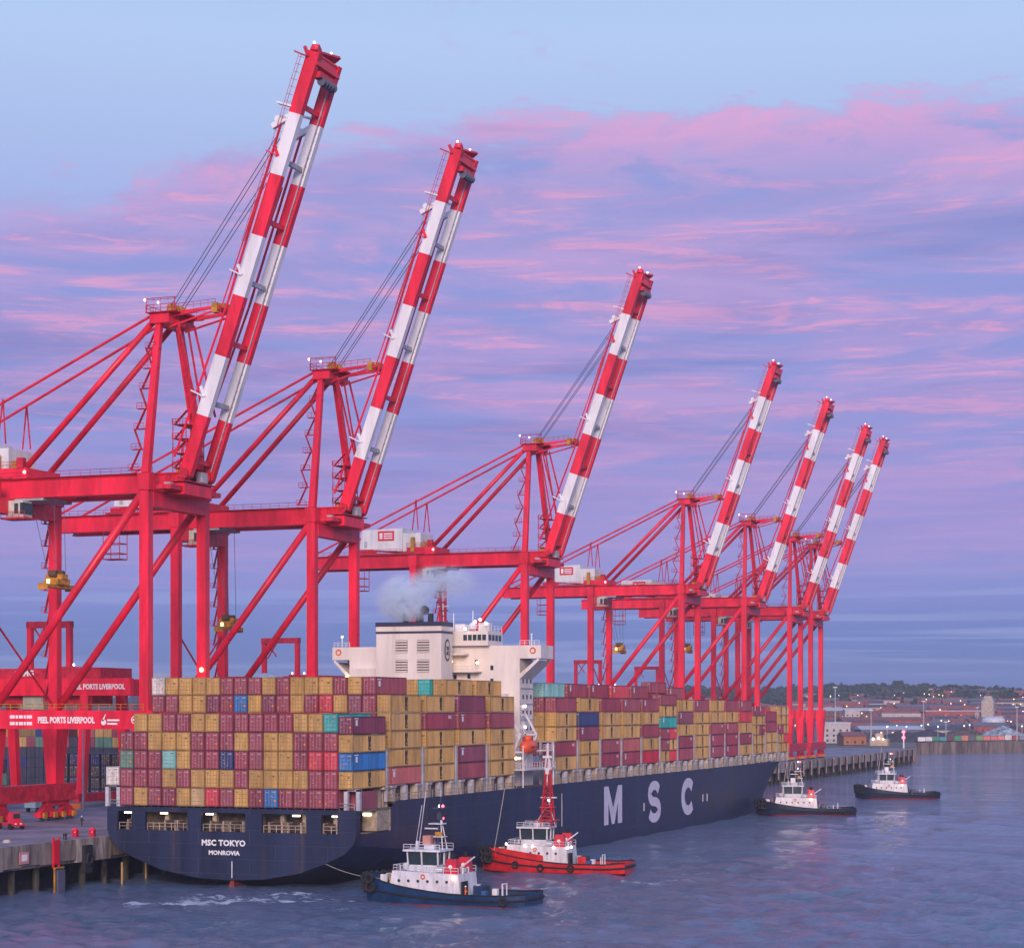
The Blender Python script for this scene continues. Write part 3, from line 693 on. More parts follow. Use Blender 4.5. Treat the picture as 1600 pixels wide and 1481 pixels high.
# ================================================================ CONTAINERS
CC = {'o': ('ochre', (.55, .33, .10)), 'm': ('maroon', (.30, .045, .075)), 'p': ('purple-brown', (.22, .04, .085)), 'r': ('red', (.58, .030, .055)),
      'b': ('bright blue', (.012, .17, .48)), 'n': ('navy blue', (.010, .035, .16)), 't': ('teal', (.015, .38, .36)), 'c': ('pale turquoise', (.22, .56, .52)),
      'g': ('grey-green', (.10, .24, .17)), 's': ('salmon red', (.46, .10, .10)), 'w': ('white', (.74, .70, .66)), 'd': ('dark slate', (.035, .04, .07)), 'k': ('tan', (.52, .36, .17))}
CMAT = {k: mat('container_'+v[0].replace(' ', '_').replace('-', '_'), v[1], .5, var=.26, scale=.45, streak=True, dirt=(v[1][0]*.5+.03, v[1][1]*.42+.012, v[1][2]*.4+.008), dirtamt=.65, fade=.35) for k, v in CC.items()}
FRM = {k: mat('frame_'+v[0].replace(' ', '_').replace('-', '_'), tuple(x*.62 for x in v[1]), .55, var=.2) for k, v in CC.items()}
CM = {}
def container_mesh(k, L, H):
    if (k, L, H) in CM: return CM[(k, L, H)]
    a = MB(); W = 2.44; m, f = CMAT[k], FRM[k]
    hw = W/2; p = .14
    # corner posts and rails (proud)
    for x in (-hw, hw-p):
        for y in (0, L-p): a.box(x, x+p, y, y+p, 0, H, f)
        a.box(x, x+p, p, L-p, 0, .16, f); a.box(x, x+p, p, L-p, H-.12, H, f)
    for y in (0, L-p): a.box(-hw+p, hw-p, y, y+p, 0, .16, f); a.box(-hw+p, hw-p, y, y+p, H-.12, H, f)
    a.poly([(-hw+.03, .05, H-.03), (hw-.03, .05, H-.03), (hw-.03, L-.05, H-.03), (-hw+.03, L-.05, H-.03)], m)
    a.poly([(-hw+.03, .05, .1), (-hw+.03, L-.05, .1), (hw-.03, L-.05, .1), (hw-.03, .05, .1)], f)
    # corrugated walls
    n = int(L/.55); st_ = (L-2*p)/n; dp = .07
    for sx in (1, -1):
        for i in range(n):
            y0 = p+i*st_; X1 = sx*(hw-.03); X0 = sx*(hw-.03-dp)
            pts = [(y0, X1), (y0+st_*.36, X1), (y0+st_*.5, X0), (y0+st_*.86, X0), (y0+st_, X1)]
            for j in range(4):
                q = [(pts[j][1], pts[j][0], .14), (pts[j+1][1], pts[j+1][0], .14), (pts[j+1][1], pts[j+1][0], H-.1), (pts[j][1], pts[j][0], H-.1)]
                a.poly(q if sx > 0 else q[::-1], m)
    for y, s in ((.06, 1), (L-.06, -1)):
        q = [(-hw+p, y, .14), (hw-p, y, .14), (hw-p, y, H-.1), (-hw+p, y, H-.1)]
        a.poly(q if s > 0 else q[::-1], m)
    CM[(k, L, H)] = a.mesh('container'); return CM[(k, L, H)]
DM = {}
def door_mesh(k, H):
    if (k, H) in DM: return DM[(k, H)]
    a = MB(); w_ = 1.03
    a.box(-w_/2, w_/2, -.04, .0, .2, H-.16, CMAT[k])
    for z in (.75, 1.35, 1.95): a.box(-w_/2+.06, w_/2-.06, -.055, -.04, z, z+.08, FRM[k])
    RODM = mat('lock_rod', (.45, .42, .42), .45, metal=.3)
    for x in (-.28, .26): a.tube((x, -.09, .12), (x, -.09, H-.1), .028, 4, RODM if k not in 'o' else FRM['k'])
    DM[(k, H)] = a.mesh('door'); return DM[(k, H)]
LM = {}
def marks_mesh(k, v, H):
    if (k, v, H) in LM: return LM[(k, v, H)]
    a = MB(); rr = random.Random(v*7+3); pm_ = PAINT if k not in 'wc' else STEEL
    if k in 'ok':
        a.box(-.9, -.5, -.07, -.06, H-.62, H-.45, mat('stencil_brown', (.18, .12, .05), .7)); 
        if v % 2: a.box(.35, .65, -.07, -.06, H-1.1, H-.8, mat('stencil_brown', (.18, .12, .05), .7))
    else:
        pm_ = mat('stencil_pale', (.55, .42, .44), .6) if k not in 'wc' else STEEL; a.box(.35, .9, -.11, -.10, H-.5, H-.38, pm_); a.box(-.75, -.45, -.11, -.10, H-.55, H-.45, pm_)
        for i in range(3): x = rr.uniform(-.9, .7); z = rr.uniform(.5, H-.8); a.box(x, x+rr.uniform(.1, .22), -.11, -.10, z, z+rr.uniform(.06, .14), pm_)
        if v == 1: a.box(-.9, -.62, -.11, -.10, .6, .9, YEL)
        if v == 2: a.box(.62, .92, -.11, -.10, .9, 1.2, mat('placard_orange', (.8, .25, .03), .5))
    LM[(k, v, H)] = a.mesh('markings'); return LM[(k, v, H)]
INK = mat('msc_dark_ink', (.06, .045, .03), .7); INKL = mat('msc_pale_ink', (.75, .60, .58), .7); 
NC = 0
def container(k, x, y, z, L, H, label, ends=True, logo=False, group='containers stacked on the ship'):
    global NC; NC += 1
    me = container_mesh(k, L, H)
    o = link('container', me, None, (x, y, z)); tag(o, label, 'container', group)
    if ends:
        dm = door_mesh(k, H)
        for s in (-1, 1): link('door', dm, o, (s*.535, 0, 0))
        link('markings', marks_mesh(k, random.randrange(4), H), o)
    if logo == 1:
        lt = text('side_lettering', 'M\nS\nC', .95, INK if k in 'ok' else INKL, o, (1.22, L*.5, H*.5), (R(90), 0, R(90)), off=.075, ext=.012, sx=1.35, lead=.74)
    elif logo == 2:
        lt = text('side_lettering', 'MSC', .8, INK if k in 'ok' else INKL, o, (1.22, L*.84, H*.72), (R(90), 0, R(90)), off=.02, ext=.012)
    elif logo == 3:
        a = LM.get('idbar')
        if a is None:
            b = MB(); b.box(1.2, 1.225, 1.0, 1.7, 1.3, 2.2, PAINT); b.box(1.2, 1.225, .6, 2.0, 2.35, 2.5, PAINT); a = LM['idbar'] = b.mesh('side_markings')
        link('side_markings', a, o)
    return o
ORD = ['zero', 'first', 'second', 'third', 'fourth', 'fifth', 'sixth', 'seventh', 'eighth', 'ninth', 'tenth', 'eleventh', 'twelfth', 'thirteenth', 'fourteenth', 'fifteenth', 'sixteenth', 'seventeenth', 'eighteenth', 'nineteenth', 'twentieth']
NUM = ['zero', 'one', 'two', 'three', 'four', 'five', 'six', 'seven', 'eight', 'nine', 'ten', 'eleven', 'twelve', 'thirteen', 'fourteen', 'fifteen', 'sixteen', 'seventeen']
PX, CW = -176.1, 2.57
def rx(r): return PX+CW*(r-.5)
def lab_end(k, col, tier): return f"{CC[k][0]} container end-on in the aftmost bay, column {NUM[col]} from port, tier {NUM[tier]} up"
def lab_top(k, col, tier): return f"{CC[k][0]} container end-on in the high second bay, column {NUM[col]} from port, {tier} tier"
STERN = ['mmmoootoo']  # placeholder, replaced below
T5 = '-oommoommmmmoot'; T4 = 'mmooommmommoo mmm'.replace(' ', '')
T5 = '-oommoommmmmoot'
T4 = 'mmooommmomoommm'
T3 = 'gmmcommnmmoomrr'
T2 = 'mmmomooomooo omm'.replace(' ', '')
T1 = 'mommokrmombmmmm'
HT = 2.93
for ti, row in enumerate((T1, T2, T3, T4, T5)):
    for j, k in enumerate(row):
        if k == '-': continue
        drop = -.45 if (j in (9, 10) and ti in (1, 2, 3)) else 0
        container(k, rx(j+2), 284.9, 12.75+ti*HT+(drop if j == 9 else 0)*0, 12.19, HT-.06, lab_end(k, j+2, ti+1), True, 3 if k == 't' else False)
container('w', rx(1), 284.9, 15.9, 12.19, HT, 'lone white container on posts at the port corner of the stern')
for ti, k in enumerate('oboP'.lower()):
    container(k, rx(17), 284.9, 15.75+ti*2.81, 12.19, 2.72, f"{CC[k][0]} container at the starboard stern corner, its end and side showing, tier {NUM[ti+1]} up", True, 1 if k == 'o' else 3)
T6 = 'mmoopmboPmomroopm'.lower()
T6 = 'mmoopmbopmomropm'
T7 = 'woooommmomooomo'+'m'
for j in range(16):
    if j < 15: container(random.choice('mopm'), rx(j+2), 299.2, 24.58, 12.19, 2.86, f"container mostly hidden under the high second bay, column {NUM[j+2]} from port, with a sliver showing", False, False)
for j, k in enumerate(T6): container(k, rx(j+1), 299.2, 27.5, 12.19, 2.84, lab_top(k, j+1, 'lower'), True, False)
for j, k in enumerate(T7): container(k, rx(j+1), 299.2, 30.4, 12.19, 2.84, lab_top(k, j+1, 'upper'), True, 3 if j == 15 else False)
def side_bay(n, Y, cols, H=2.9, base=15.9, X=None, word=None, L=12.19, half=None):
    """cols: colours top to bottom of the outermost stack"""
    nt = len(cols)
    for i, k in enumerate(cols):
        if k == '-': continue
        tier = nt-i
        lb = f"{CC[k][0]} container on the starboard side, {ORD[n]} bay from the stern, tier {NUM[tier]} up"
        if half: lb = f"short {CC[k][0]} container on the starboard side, {half} half of bay {NUM[n] if n < 18 else 'eighteen'}, tier {NUM[tier]} up"
        container(k, X if X is not None else rx(17), Y, base+(tier-1)*H, L, H-.05, lb, True, (1 if k in 'ok' else (random.choice([0, 0, 2, 3, 3]))))
side_bay(2, 299.2, 'oooos'); side_bay(3, 313.9, 'omooo'); side_bay(4, 328.6, 'pmopm'); side_bay(5, 343.3, 'omooo')
def inner(k, r, Y, tier, lbl, logo=0, H=2.9): container(k, rx(r), Y, 15.9+(tier-1)*H-.02, 12.19, H-.05, lbl, True, logo)
inner('t', 15, 327.8, 6, 'teal container end showing on the top tier, just aft of the funnel')
inner('o', 14, 328.6, 6, 'ochre container end on the top tier beside the teal container')
inner('o', 16, 328.6, 6, 'ochre container on the top tier, third from the funnel side, lettered side showing', 1)
inner('o', 16, 343.3, 6, 'ochre container on the top tier directly below the bridge front, side showing', 1)
inner('o', 16, 313.9, 5, 'ochre container one column inboard in the third bay, top tier')
inner('m', 16, 328.6, 5, 'maroon container one column inboard in the fourth bay')
inner('m', 16, 343.3, 5, 'maroon container one column inboard in the fifth bay')
B40 = {6: (379.3, 'cmoomo'), 7: (394.0, 'monpoo'), 8: (408.7, 'mmoomm'), 9: (423.4, 'rmoosm'), 10: (438.1, 'mmomor'),
       12: (467.5, 'mopomm'), 13: (482.2, '-moooo'), 14: (496.9, '-oommm'), 15: (511.6, '-mommm'), 16: (526.3, '-mromo'), 18: (555.7, '--mmoo')}
TALL = {6, 7, 8, 9, 10, 12}
for n, (y, c) in B40.items():
    side_bay(n, y, c[1:])
    if c[0] != '-': container(c[0], rx(16), y, 15.9+5*2.9, 12.19, 2.85, f"{CC[c[0]][0]} container topping the stack inboard of the starboard edge, {ORD[n]} bay", True, 3)
for n, y in ((11, 452.8), (17, 541.0), (19, 570.4)):
    a = {11: 'motmmo', 17: '-moooo', 19: '-oomoo'}[n]; b = {11: 'motror', 17: '-momoo', 19: '-kooro'}[n]
    xx = rx(17)
    side_bay(n, y, a, 2.6, 15.9, xx, L=6.06, half='aft'); side_bay(n, y+6.2, b, 2.6, 15.9, xx, L=6.06, half='forward')
for k, y in (('m', 452.8), ('m', 459.0)): container(k, rx(16), y, 15.9+5*2.7+2.3, 6.06, 2.6, f"short maroon container on the top tier of the eleventh bay, {'aft' if y < 455 else 'forward'} half", True, 0)
for n, (y, c) in B40.items():      # inboard neighbours whose ends show in the gaps
    for r in ((16, 15) if n == 6 else (16,)):
        for t_ in ((6, 5, 4, 3, 2) if n == 6 else (5, 4)):
            if (r == 16 and t_ == 6) or (n >= 13 and t_ >= 5): continue
            k = random.choice('mmoopmo') if n > 6 else {6: 'm', 5: 'm', 4: 'o', 3: 'o', 2: 'm'}[t_]
            container(k, rx(r), y, 15.9+(t_-1)*2.9, 12.19, 2.85, f"{CC[k][0]} container {'one column' if r == 16 else 'two columns'} inboard of the starboard edge, {ORD[n]} bay, tier {NUM[t_]} up", True, 0)

# ================================================================ THE CONTAINER SHIP
NAVY = mat('hull_navy', (.015, .025, .068), .45, var=.3, scale=.16, streak=True, dirt=(.075, .048, .045), dirtamt=.75, sk=.07)
def seams(m):
    q = G(m.node_tree); b = m.node_tree.nodes['Principled BSDF']; p_ = q.n('ShaderNodeNewGeometry').outputs['Position']
    mp = q.n('ShaderNodeMapping'); q.put(mp.inputs[0], p_); mp.inputs['Rotation'].default_value = (0, R(90), 0)
    sx = q.n('ShaderNodeSeparateXYZ'); q.put(sx.inputs[0], p_); cx = q.n('ShaderNodeCombineXYZ')
    q.put(cx.inputs[0], q.m('ADD', sx.outputs[1], sx.outputs[0])); q.put(cx.inputs[1], sx.outputs[2])
    br = q.n('ShaderNodeTexBrick'); q.put(br.inputs[0], cx.outputs[0]); br.inputs['Scale'].default_value = 1; br.inputs['Brick Width'].default_value = 9; br.inputs['Row Height'].default_value = 2.3; br.inputs['Mortar Size'].default_value = .07; br.inputs['Mortar Smooth'].default_value = .6
    nz = q.noise(q.vmul(p_, (.25, .25, .25)), 1., 3, .5)
    old = b.inputs['Base Color'].links[0].from_socket
    q.put(b.inputs['Base Color'], q.mix(q.m('MULTIPLY', br.outputs['Fac'], .35), old, (.045, .05, .075, 1)))
    bp = q.n('ShaderNodeBump'); bp.inputs['Strength'].default_value = .5; bp.inputs['Distance'].default_value = .12
    q.put(bp.inputs['Height'], q.m('ADD', q.m('MULTIPLY', br.outputs['Fac'], -.5), q.m('MULTIPLY', nz, 1.4))); q.put(b.inputs['Normal'], bp.outputs[0])
seams(NAVY)
NAVY2 = mat('hull_stern_shade', (.012, .012, .020), .5, var=.3, scale=.3)  # near-black that stands in for the shade low on the stern
RUST = mat('antifouling_red', (.20, .030, .028), .7, var=.4)
XC = -154.2
def build_ship():
    t = thing('container_ship', (XC, 285.5, 0), 'huge navy container ship moored along the quay, loaded with coloured containers', 'ship'); t.scale = (1.028, 1, 1)
    def S(y, pts): return (y-285.5, pts)
    st_ = [S(285.5, [(0, 1.2), (6, 1.5), (12, 2.6), (16.5, 4.3), (19.4, 5.7), (20.9, 7.2), (21.4, 8.8), (21.4, 12.5)]),
           S(287, [(0, .9), (6, 1.2), (12, 2.3), (16.5, 4.0), (19.4, 5.5), (20.9, 7.0), (21.4, 8.8), (21.4, 12.5)]),
           S(298.6, [(0, -2), (6, -1.2), (12, .6), (16.5, 2.4), (19.4, 4.2), (21.0, 6.0), (21.4, 8.8), (21.4, 12.5)]),
           S(300.4, [(0, -3), (6, -1.8), (12, .2), (16.5, 2.1), (19.4, 4.0), (21.0, 5.8), (21.4, 8.8), (21.4, 13.4)]),
           S(322, [(0, -8), (8, -6), (14, -3), (18, -.4), (20.4, 1.6), (21.2, 3.5), (21.4, 8.8), (21.4, 13.4)]),
           S(345, [(0, -12), (14, -11), (19, -6), (21, -2), (21.35, 0), (21.4, 3.5), (21.4, 8.8), (21.4, 13.4)]),
           S(520, [(0, -12), (14, -11), (19, -6), (21, -2), (21.35, 0), (21.4, 3.5), (21.4, 8.8), (21.4, 13.4)]),
           S(556, [(0, -12), (12, -11), (16, -6), (18, -2), (18.6, 0), (19.4, 3.5), (20.5, 8.8), (21.4, 13.6)]),
           S(582, [(0, -12), (5, -11), (8.5, -6), (10.5, -2), (11.4, 0), (13.4, 4), (16.4, 9.3), (19.6, 14.2)]),
           S(602, [(0, -11), (1, -10), (2.5, -5), (3.0, -2), (3.5, 0), (5.5, 5), (9.4, 10.5), (13.6, 16)]),
           S(617, [(0, -3), (.1, -2), (.15, 0), (.2, 3), (.3, 6), (.5, 9), (.8, 13), (1.2, 17.6)])]
    out_ = st_[:4]
    for i in range(4, len(st_)-1):
        p0, p1, p2, p3 = st_[i-1], st_[i], st_[i+1], st_[min(len(st_)-1, i+2)]; ns = 2 if i < 6 else 6
        for k in range(ns):
            u = k/ns; yy = p1[0]+(p2[0]-p1[0])*u; row = []
            for j in range(8):
                v = []
                for c in (0, 1):
                    h0 = p2[0]-p1[0]; m1 = (p2[1][j][c]-p0[1][j][c])/(p2[0]-p0[0])*h0; m2 = (p3[1][j][c]-p1[1][j][c])/(max(p3[0]-p1[0], 1))*h0
                    if i <= 5: m1 = m2 = p2[1][j][c]-p1[1][j][c]
                    v.append((2*u**3-3*u**2+1)*p1[1][j][c]+(u**3-2*u**2+u)*m1+(-2*u**3+3*u**2)*p2[1][j][c]+(u**3-u**2)*m2)
                row.append((max(0, v[0]), v[1]))
            out_.append((yy, row))
    st_ = out_+[st_[-1]]
    h = MB(); n = 8; h.mid(NAVY); h.mid(NAVY2); h.mid(RUST)
    for s in (1, -1):
        b = len(h.v)
        for y, pts in st_:
            for (x, z) in pts: h.v.append((s*x, y, z))
        for i in range(len(st_)-1):
            for j in range(n-1):
                if s == 1 and i == 1 and j == 6: continue        # open mooring deck on the quarter
                q = (b+i*n+j, b+(i+1)*n+j, b+(i+1)*n+j+1, b+i*n+j+1)
                h.f.append(q if s < 0 else q[::-1])
                za = sum(h.v[v_][2] for v_ in q)/4
                h.mi.append(2 if (za < -.8 and j <= 2) else (1 if (za < 2.6 and j <= 4 and i < 4) else 0))  # low stern faces get the dark shade colour
    # transom with five mooring openings
    W = [(-19.6, -17.0), (-14.6, -7.2), (-4.8, 2.8), (5.6, 13.1), (15.6, 18.3)]
    z0, z1 = 8.8, 11.75; y = -.02
    def rect(xa, xb, za, zb, yy=0.): h.poly([(xa, yy, za), (xb, yy, za), (xb, yy, zb), (xa, yy, zb)], NAVY)
    rect(-21.4, 21.4, z1, 12.5)
    e = [-21.4]+[v for w_ in W for v in w_]+[21.4]
    for i in range(0, len(e), 2): rect(e[i], e[i+1], z0, z1)
    bt = [(-x, z) for x, z in st_[0][1][:7]][::-1]+[(x, z) for x, z in st_[0][1][1:7]]
    for i in range(len(bt)-1):
        (xa, za), (xb, zb) = bt[i], bt[i+1]
        h.poly([(xa, 0, za), (xb, 0, zb), (xb, 0, z0), (xa, 0, z0)], NAVY)
    for xa, xb in W:      # plate thickness round the openings
        h.poly([(xa, 0, z0), (xa, .5, z0), (xa, .5, z1), (xa, 0, z1)], NAVY); h.poly([(xb, 0, z1), (xb, .5, z1), (xb, .5, z0), (xb, 0, z0)], NAVY)
        h.poly([(xa, 0, z1), (xa, .5, z1), (xb, .5, z1), (xb, 0, z1)], NAVY); h.poly([(xa, .5, z0), (xa, 0, z0), (xb, 0, z0), (xb, .5, z0)], NAVY)
    hh = h.obj('hull', None, t); hh.data.polygons.foreach_set('use_smooth', [True]*len(hh.data.polygons)); hh.data.set_sharp_from_angle(angle=R(24))
    # decks
    d_ = MB(); dk = mat('deck_grey_brown', (.20, .14, .11), .8, var=.3)
    d_.box(-21.3, 21.3, .1, 14.9, 12.2, 12.45); d_.box(-21.3, 21.3, 14.95, 236, 13.0, 13.35)
    d_.poly([(-21, 236, 13.35), (21, 236, 13.35), (21.2, 270, 13.5), (19.3, 296, 14.0), (13.4, 316, 15.8), (1, 331, 17.4), (-1, 331, 17.4), (-13.4, 316, 15.8), (-19.3, 296, 14.0), (-21.2, 270, 13.5)])
    d_.obj('main_deck', dk, t)
    INR = mat('mooring_deck_buff', (.40, .33, .24), .7, var=.3, scale=1.2, dirt=(.14, .09, .06), dirtamt=.6)
    m_ = MB(); m_.box(-21, 21, .6, 14, 8.3, 8.7); m_.box(-21, 17.5, 9, 9.3, 8.7, 12.2); m_.box(13.5, 21.3, 13.0, 13.3, 8.3, 12.4)
    m_.box(13.0, 13.3, 9.3, 13.5, 8.7, 12.2); m_.box(-16, -15.6, 1, 9, 8.7, 12.2); m_.box(18.7, 21.2, 8.2, 12.9, 8.9, 12.15, mat('bulkhead_pale', (.50, .48, .46), .6, var=.2))
    for x in (-18, -12, -8, -3.6, 4.4, 8, 11.8, 17): m_.box(x-.35, x+.35, 2.2, 3.0, 8.7, 12.2)
    m_.mats = [INR, MATS['bulkhead_pale']]; m_.obj('mooring_deck', None, t)
    dark = mat('winch_brown', (.07, .045, .035), .7, var=.4)
    for x in (-17.2, -10.6, -8.8, -2.6, .8, 7.4, 10.6, 16.6):
        a = MB(); a.tube((x-1.0, 1.8, 9.5), (x+1.0, 1.8, 9.5), .75, 10, dark); a.box(x-1.2, x-1.0, 1.0, 2.6, 8.7, 10.4, INR); a.box(x+1.0, x+1.2, 1.0, 2.6, 8.7, 10.4, BEIGE); a.obj('mooring_winch', None, t)
    for xa, xb in W:
        a = MB(); a.rail((xa, .7, 8.8), (xb, .7, 8.8), 1.1, max(2, int((xb-xa)/1.0)), .06, BEIGE); a.obj('opening_rail', None, t)
    for x in (-18.2, -11.8, -3.8, 11.0, 17.6):
        MB().box(x-.6, x+.6, .8, 1.1, 11.35, 11.6).obj('deck_lamp', mat('strip_lamp', (.9, .85, .7), .4, emit=(1, .86, .62), es=4), t)
    MB().box(18.9, 20.2, 8.02, 8.17, 11.3, 11.7).obj('deck_lamp', mat('strip_lamp2', (.9, .9, .7), .4, emit=(1, .92, .62), es=5), t)
    # name
    text('name_lettering', 'MSC TOKYO', 1.25, PAINT, t, (-.9, -.05, 7.0), off=.05, sx=1.02, space=1.05)
    text('port_lettering', 'MONROVIA', .95, PAINT, t, (-.8, -.05, 5.45), off=.03, sx=1.05)
    a = MB(); a.box(.5, .62, -.05, -.02, 1.6, 4.2); a.obj('draft_marks', PAINT, t)
    MB().hexa([(-.4, .2, -2), (.9, .2, -2), (.9, 7, -2), (-.4, 7, -2), (-.1, .6, 1.2), (.6, .6, 1.2), (.6, 5, 1.0), (-.1, 5, 1.0)]).obj('rudder', RUST, t)
    # big letters on the side, built as slabs
    LET = mat('hull_lettering', (.66, .62, .72), .5, var=.06)
    def slab(P, name):
        b = MB(); i = len(P)
        for q in P: b.poly([(21.42, y_, z_) for y_, z_ in q], LET)
        return b.obj(name, None, t)
    def letterM(y0, wd, z0_, z1_):
        sw = wd*.24; H_ = z1_-z0_
        return [[(y0, z0_), (y0+sw, z0_), (y0+sw, z1_), (y0, z1_)], [(y0+wd-sw, z0_), (y0+wd, z0_), (y0+wd, z1_), (y0+wd-sw, z1_)],
                [(y0+sw, z1_), (y0+sw, z1_-H_*.45), (y0+wd/2-sw*.30, z0_), (y0+wd/2, z0_), (y0+wd/2, z0_+H_*.42)],
                [(y0+wd-sw, z1_), (y0+wd/2, z0_+H_*.42), (y0+wd/2, z0_), (y0+wd/2+sw*.30, z0_), (y0+wd-sw, z1_-H_*.45)]]
    def stroke(pts, wdt):
        out_ = []
        L_, R_ = [], []
        for i, p in enumerate(pts):
            a_ = Vector(pts[max(0, i-1)]); b_ = Vector(pts[min(len(pts)-1, i+1)]); d__ = (b_-a_).normalized(); n_ = Vector((-d__.y, d__.x))
            w1 = wdt*(1+.35*abs(d__.y))/2
            L_.append(Vector(p)+n_*w1); R_.append(Vector(p)-n_*w1)
        for i in range(len(pts)-1): out_.append([tuple(L_[i]), tuple(L_[i+1]), tuple(R_[i+1]), tuple(R_[i])])
        return out_
    def arc(cy, cz, ry, rz, a0, a1, n_=14): return [(cy+ry*math.cos(R(a0+(a1-a0)*i/n_)), cz+rz*math.sin(R(a0+(a1-a0)*i/n_))) for i in range(n_+1)]
    oy = -285.5
    slab(letterM(408.6+oy, 12.6, 3.7, 11.8), 'hull_letter')
    cS = 445.6+oy
    slab(stroke(arc(cS, 9.0, 3.7, 1.85, 20, 270, 14)+arc(cS, 5.3, 3.9, 1.85, 90, -160, 14)[1:], 2.0), 'hull_letter')
    slab(stroke(arc(474.0+oy, 7.2, 4.6, 3.3, 40, 320, 24), 2.2), 'hull_letter')
    for y_ in (437.2, 487, 491): MB().box(21.42, 21.5, y_-285.5, y_-285.0, 5.4, 7.2).obj('draft_marks', LET, t)
    # hatch-edge posts, rails and lashing bridges
    pst = MB(); pst.box(19.9, 21.2, -.75, .75, 0, 2.35, BEIGE); pst.box(19.6, 21.35, -.95, .95, 2.15, 2.5, GREY); pm = pst.mesh('deck_post')
    pst2 = MB(); pst2.box(20.3, 21.25, -.4, .4, 0, 2.35, GREY); pm2 = pst2.mesh('deck_post')
    bays = [299.2, 313.9, 328.6, 343.3, 379.3, 394.0, 408.7, 423.4, 438.1, 452.8, 467.5, 482.2, 496.9, 511.6, 526.3, 541, 555.7, 570.4]
    for y in bays:
        for dy, mm in ((.9, pm), (6.1, pm2), (11.3, pm)): link('deck_post', mm, t, (0, y-285.5+dy, 13.35))
        a = MB(); yb = y-285.5-1.3
        for x in (20.9, 18.4): a.box(x-.22, x+.22, yb-.35, yb+.35, 13.35, 21.8, GREY)
        for z in (16.1, 18.9, 21.6): a.box(17.6, 21.2, yb-.5, yb+.5, z, z+.18, GREY)
        a.obj('lashing_bridge', None, t)
        a = MB(); a.rail((21.25, y-285.5-1.5, 13.35), (21.25, y-285.5+13.1, 13.35), 1.15, 8, .05, BEIGE)
        a.box(19.5, 19.7, y-285.5, y-285.5+12.2, 13.35, 15.6, mat('hatch_coaming', (.26, .19, .16), .8, var=.5, scale=.8)); a.obj('deck_railing', None, t)
    for s, r_ in ((-1, 1), (1, 17)):
        xx = rx(r_)-XC
        for dx in (-1.0, 1.0):
            MB().box(xx+dx-.3, xx+dx+.3, .3, 1.0, 12.45, 15.7 if r_ == 17 else 15.85).obj('stern_post', mat('pale_post', (.50, .50, .56), .5, var=.2), t)
        MB().box(xx-1.3, xx+1.3, .3, 1.2, 15.4 if r_ == 17 else 15.6, 15.74 if r_ == 17 else 15.88).obj('stern_beam', GREY, t)
    MB().box(18.2, 20.8, 3.0, 9.0, 12.5, 15.3).obj('store_box', CMAT['m'], t)
    a = MB()
    for y_ in (11.2, 12.6, 14): a.box(19.8, 20.4, y_-.25, y_+.25, 12.45, 15.7, BEIGE)
    a.box(19.5, 21.2, 10.8, 14.4, 15.3, 15.7, BEIGE); a.obj('stern_support', None, t)
    a = MB(); a.rail((-21, .15, 12.5), (21, .15, 12.5), 1.0, 34, .05, GREY); a.obj('stern_rail', None, t)
    # accommodation tower
    Y = lambda v: v-285.5
    a = MB(); a.box(-16.3, 18.4, Y(366), Y(373.5), 13.4, 37.6); a.box(-15.5, -3, Y(364.2), Y(366), 13.4, 36); a.box(11.5, 16.2, Y(364.5), Y(366), 13.4, 31.0)
    tower = a.obj('deckhouse', CREAM, t)
    a = MB()
    for z in (20, 23, 26, 29, 32): a.box(18.42, 18.6, Y(366.2), Y(373.3), z, z+.12, GREY)
    a.obj('deck_ledge', None, tower)
    for z in (21, 24, 27, 30, 33):
        for y in (367.5, 369.6, 371.8): MB().box(18.41, 18.46, Y(y), Y(y)+.7, z, z+.8).obj('window', GLASS, tower)
    for (x, z) in ((5.2, 33.8), (8.0, 33.9), (12.6, 33.0), (12.6, 35.5), (9.5, 36.6)):
        MB().box(x, x+.6, Y(365.95), Y(365.99), z, z+.9).obj('window', GLASS, tower)
    # bridge wings with braced brackets
    for s in (-1, 1):
        wi, wo, ws = (18.4, 22.6, 22.2) if s > 0 else (16.3, 19.9, 19.6)
        a = MB(); x0, x1 = sorted((s*wi, s*wo)); a.box(x0, x1, Y(366), Y(373), 37.7, 40.2)
        a.hexa([(s*wi, Y(366), 33.8), (s*wi, Y(366.5), 33.8), (s*wi, Y(366.5), 34.8), (s*wi, Y(366), 34.8), (s*ws, Y(366), 37.3), (s*ws, Y(366.5), 37.3), (s*ws, Y(366.5), 37.9), (s*ws, Y(366), 37.9)])
        a.hexa([(s*wi, Y(372.5), 33.8), (s*wi, Y(373), 33.8), (s*wi, Y(373), 34.8), (s*wi, Y(372.5), 34.8), (s*ws, Y(372.5), 37.3), (s*ws, Y(373), 37.3), (s*ws, Y(373), 37.9), (s*ws, Y(372.5), 37.9)])
        a.poly([(s*wi, Y(366.5), 33.8), (s*ws, Y(366.5), 37.3), (s*ws, Y(372.5), 37.3), (s*wi, Y(372.5), 33.8)])
        a.obj('bridge_wing', CREAM, t)
        a = MB(); a.rail((s*wi, Y(366.1), 40.2), (s*ws, Y(366.1), 40.2), .9, 4, .05, PAINT); a.tube((s*(wi+2), Y(367), 40.2), (s*(wi+2), Y(367), 42.2), .12, 5, PAINT)
        a.ball((s*(wi+2), Y(367), 42.3), .22, LAMPO if s < 0 else PAINT, 6, 4); a.obj('wing_fittings', None, t)
    MB().torus((21.0, Y(365.95), 39.2), .5, .14, 'y', None, 12, 5).obj('lifebuoy', mat('buoy_orange', (.75, .12, .03), .5), t)
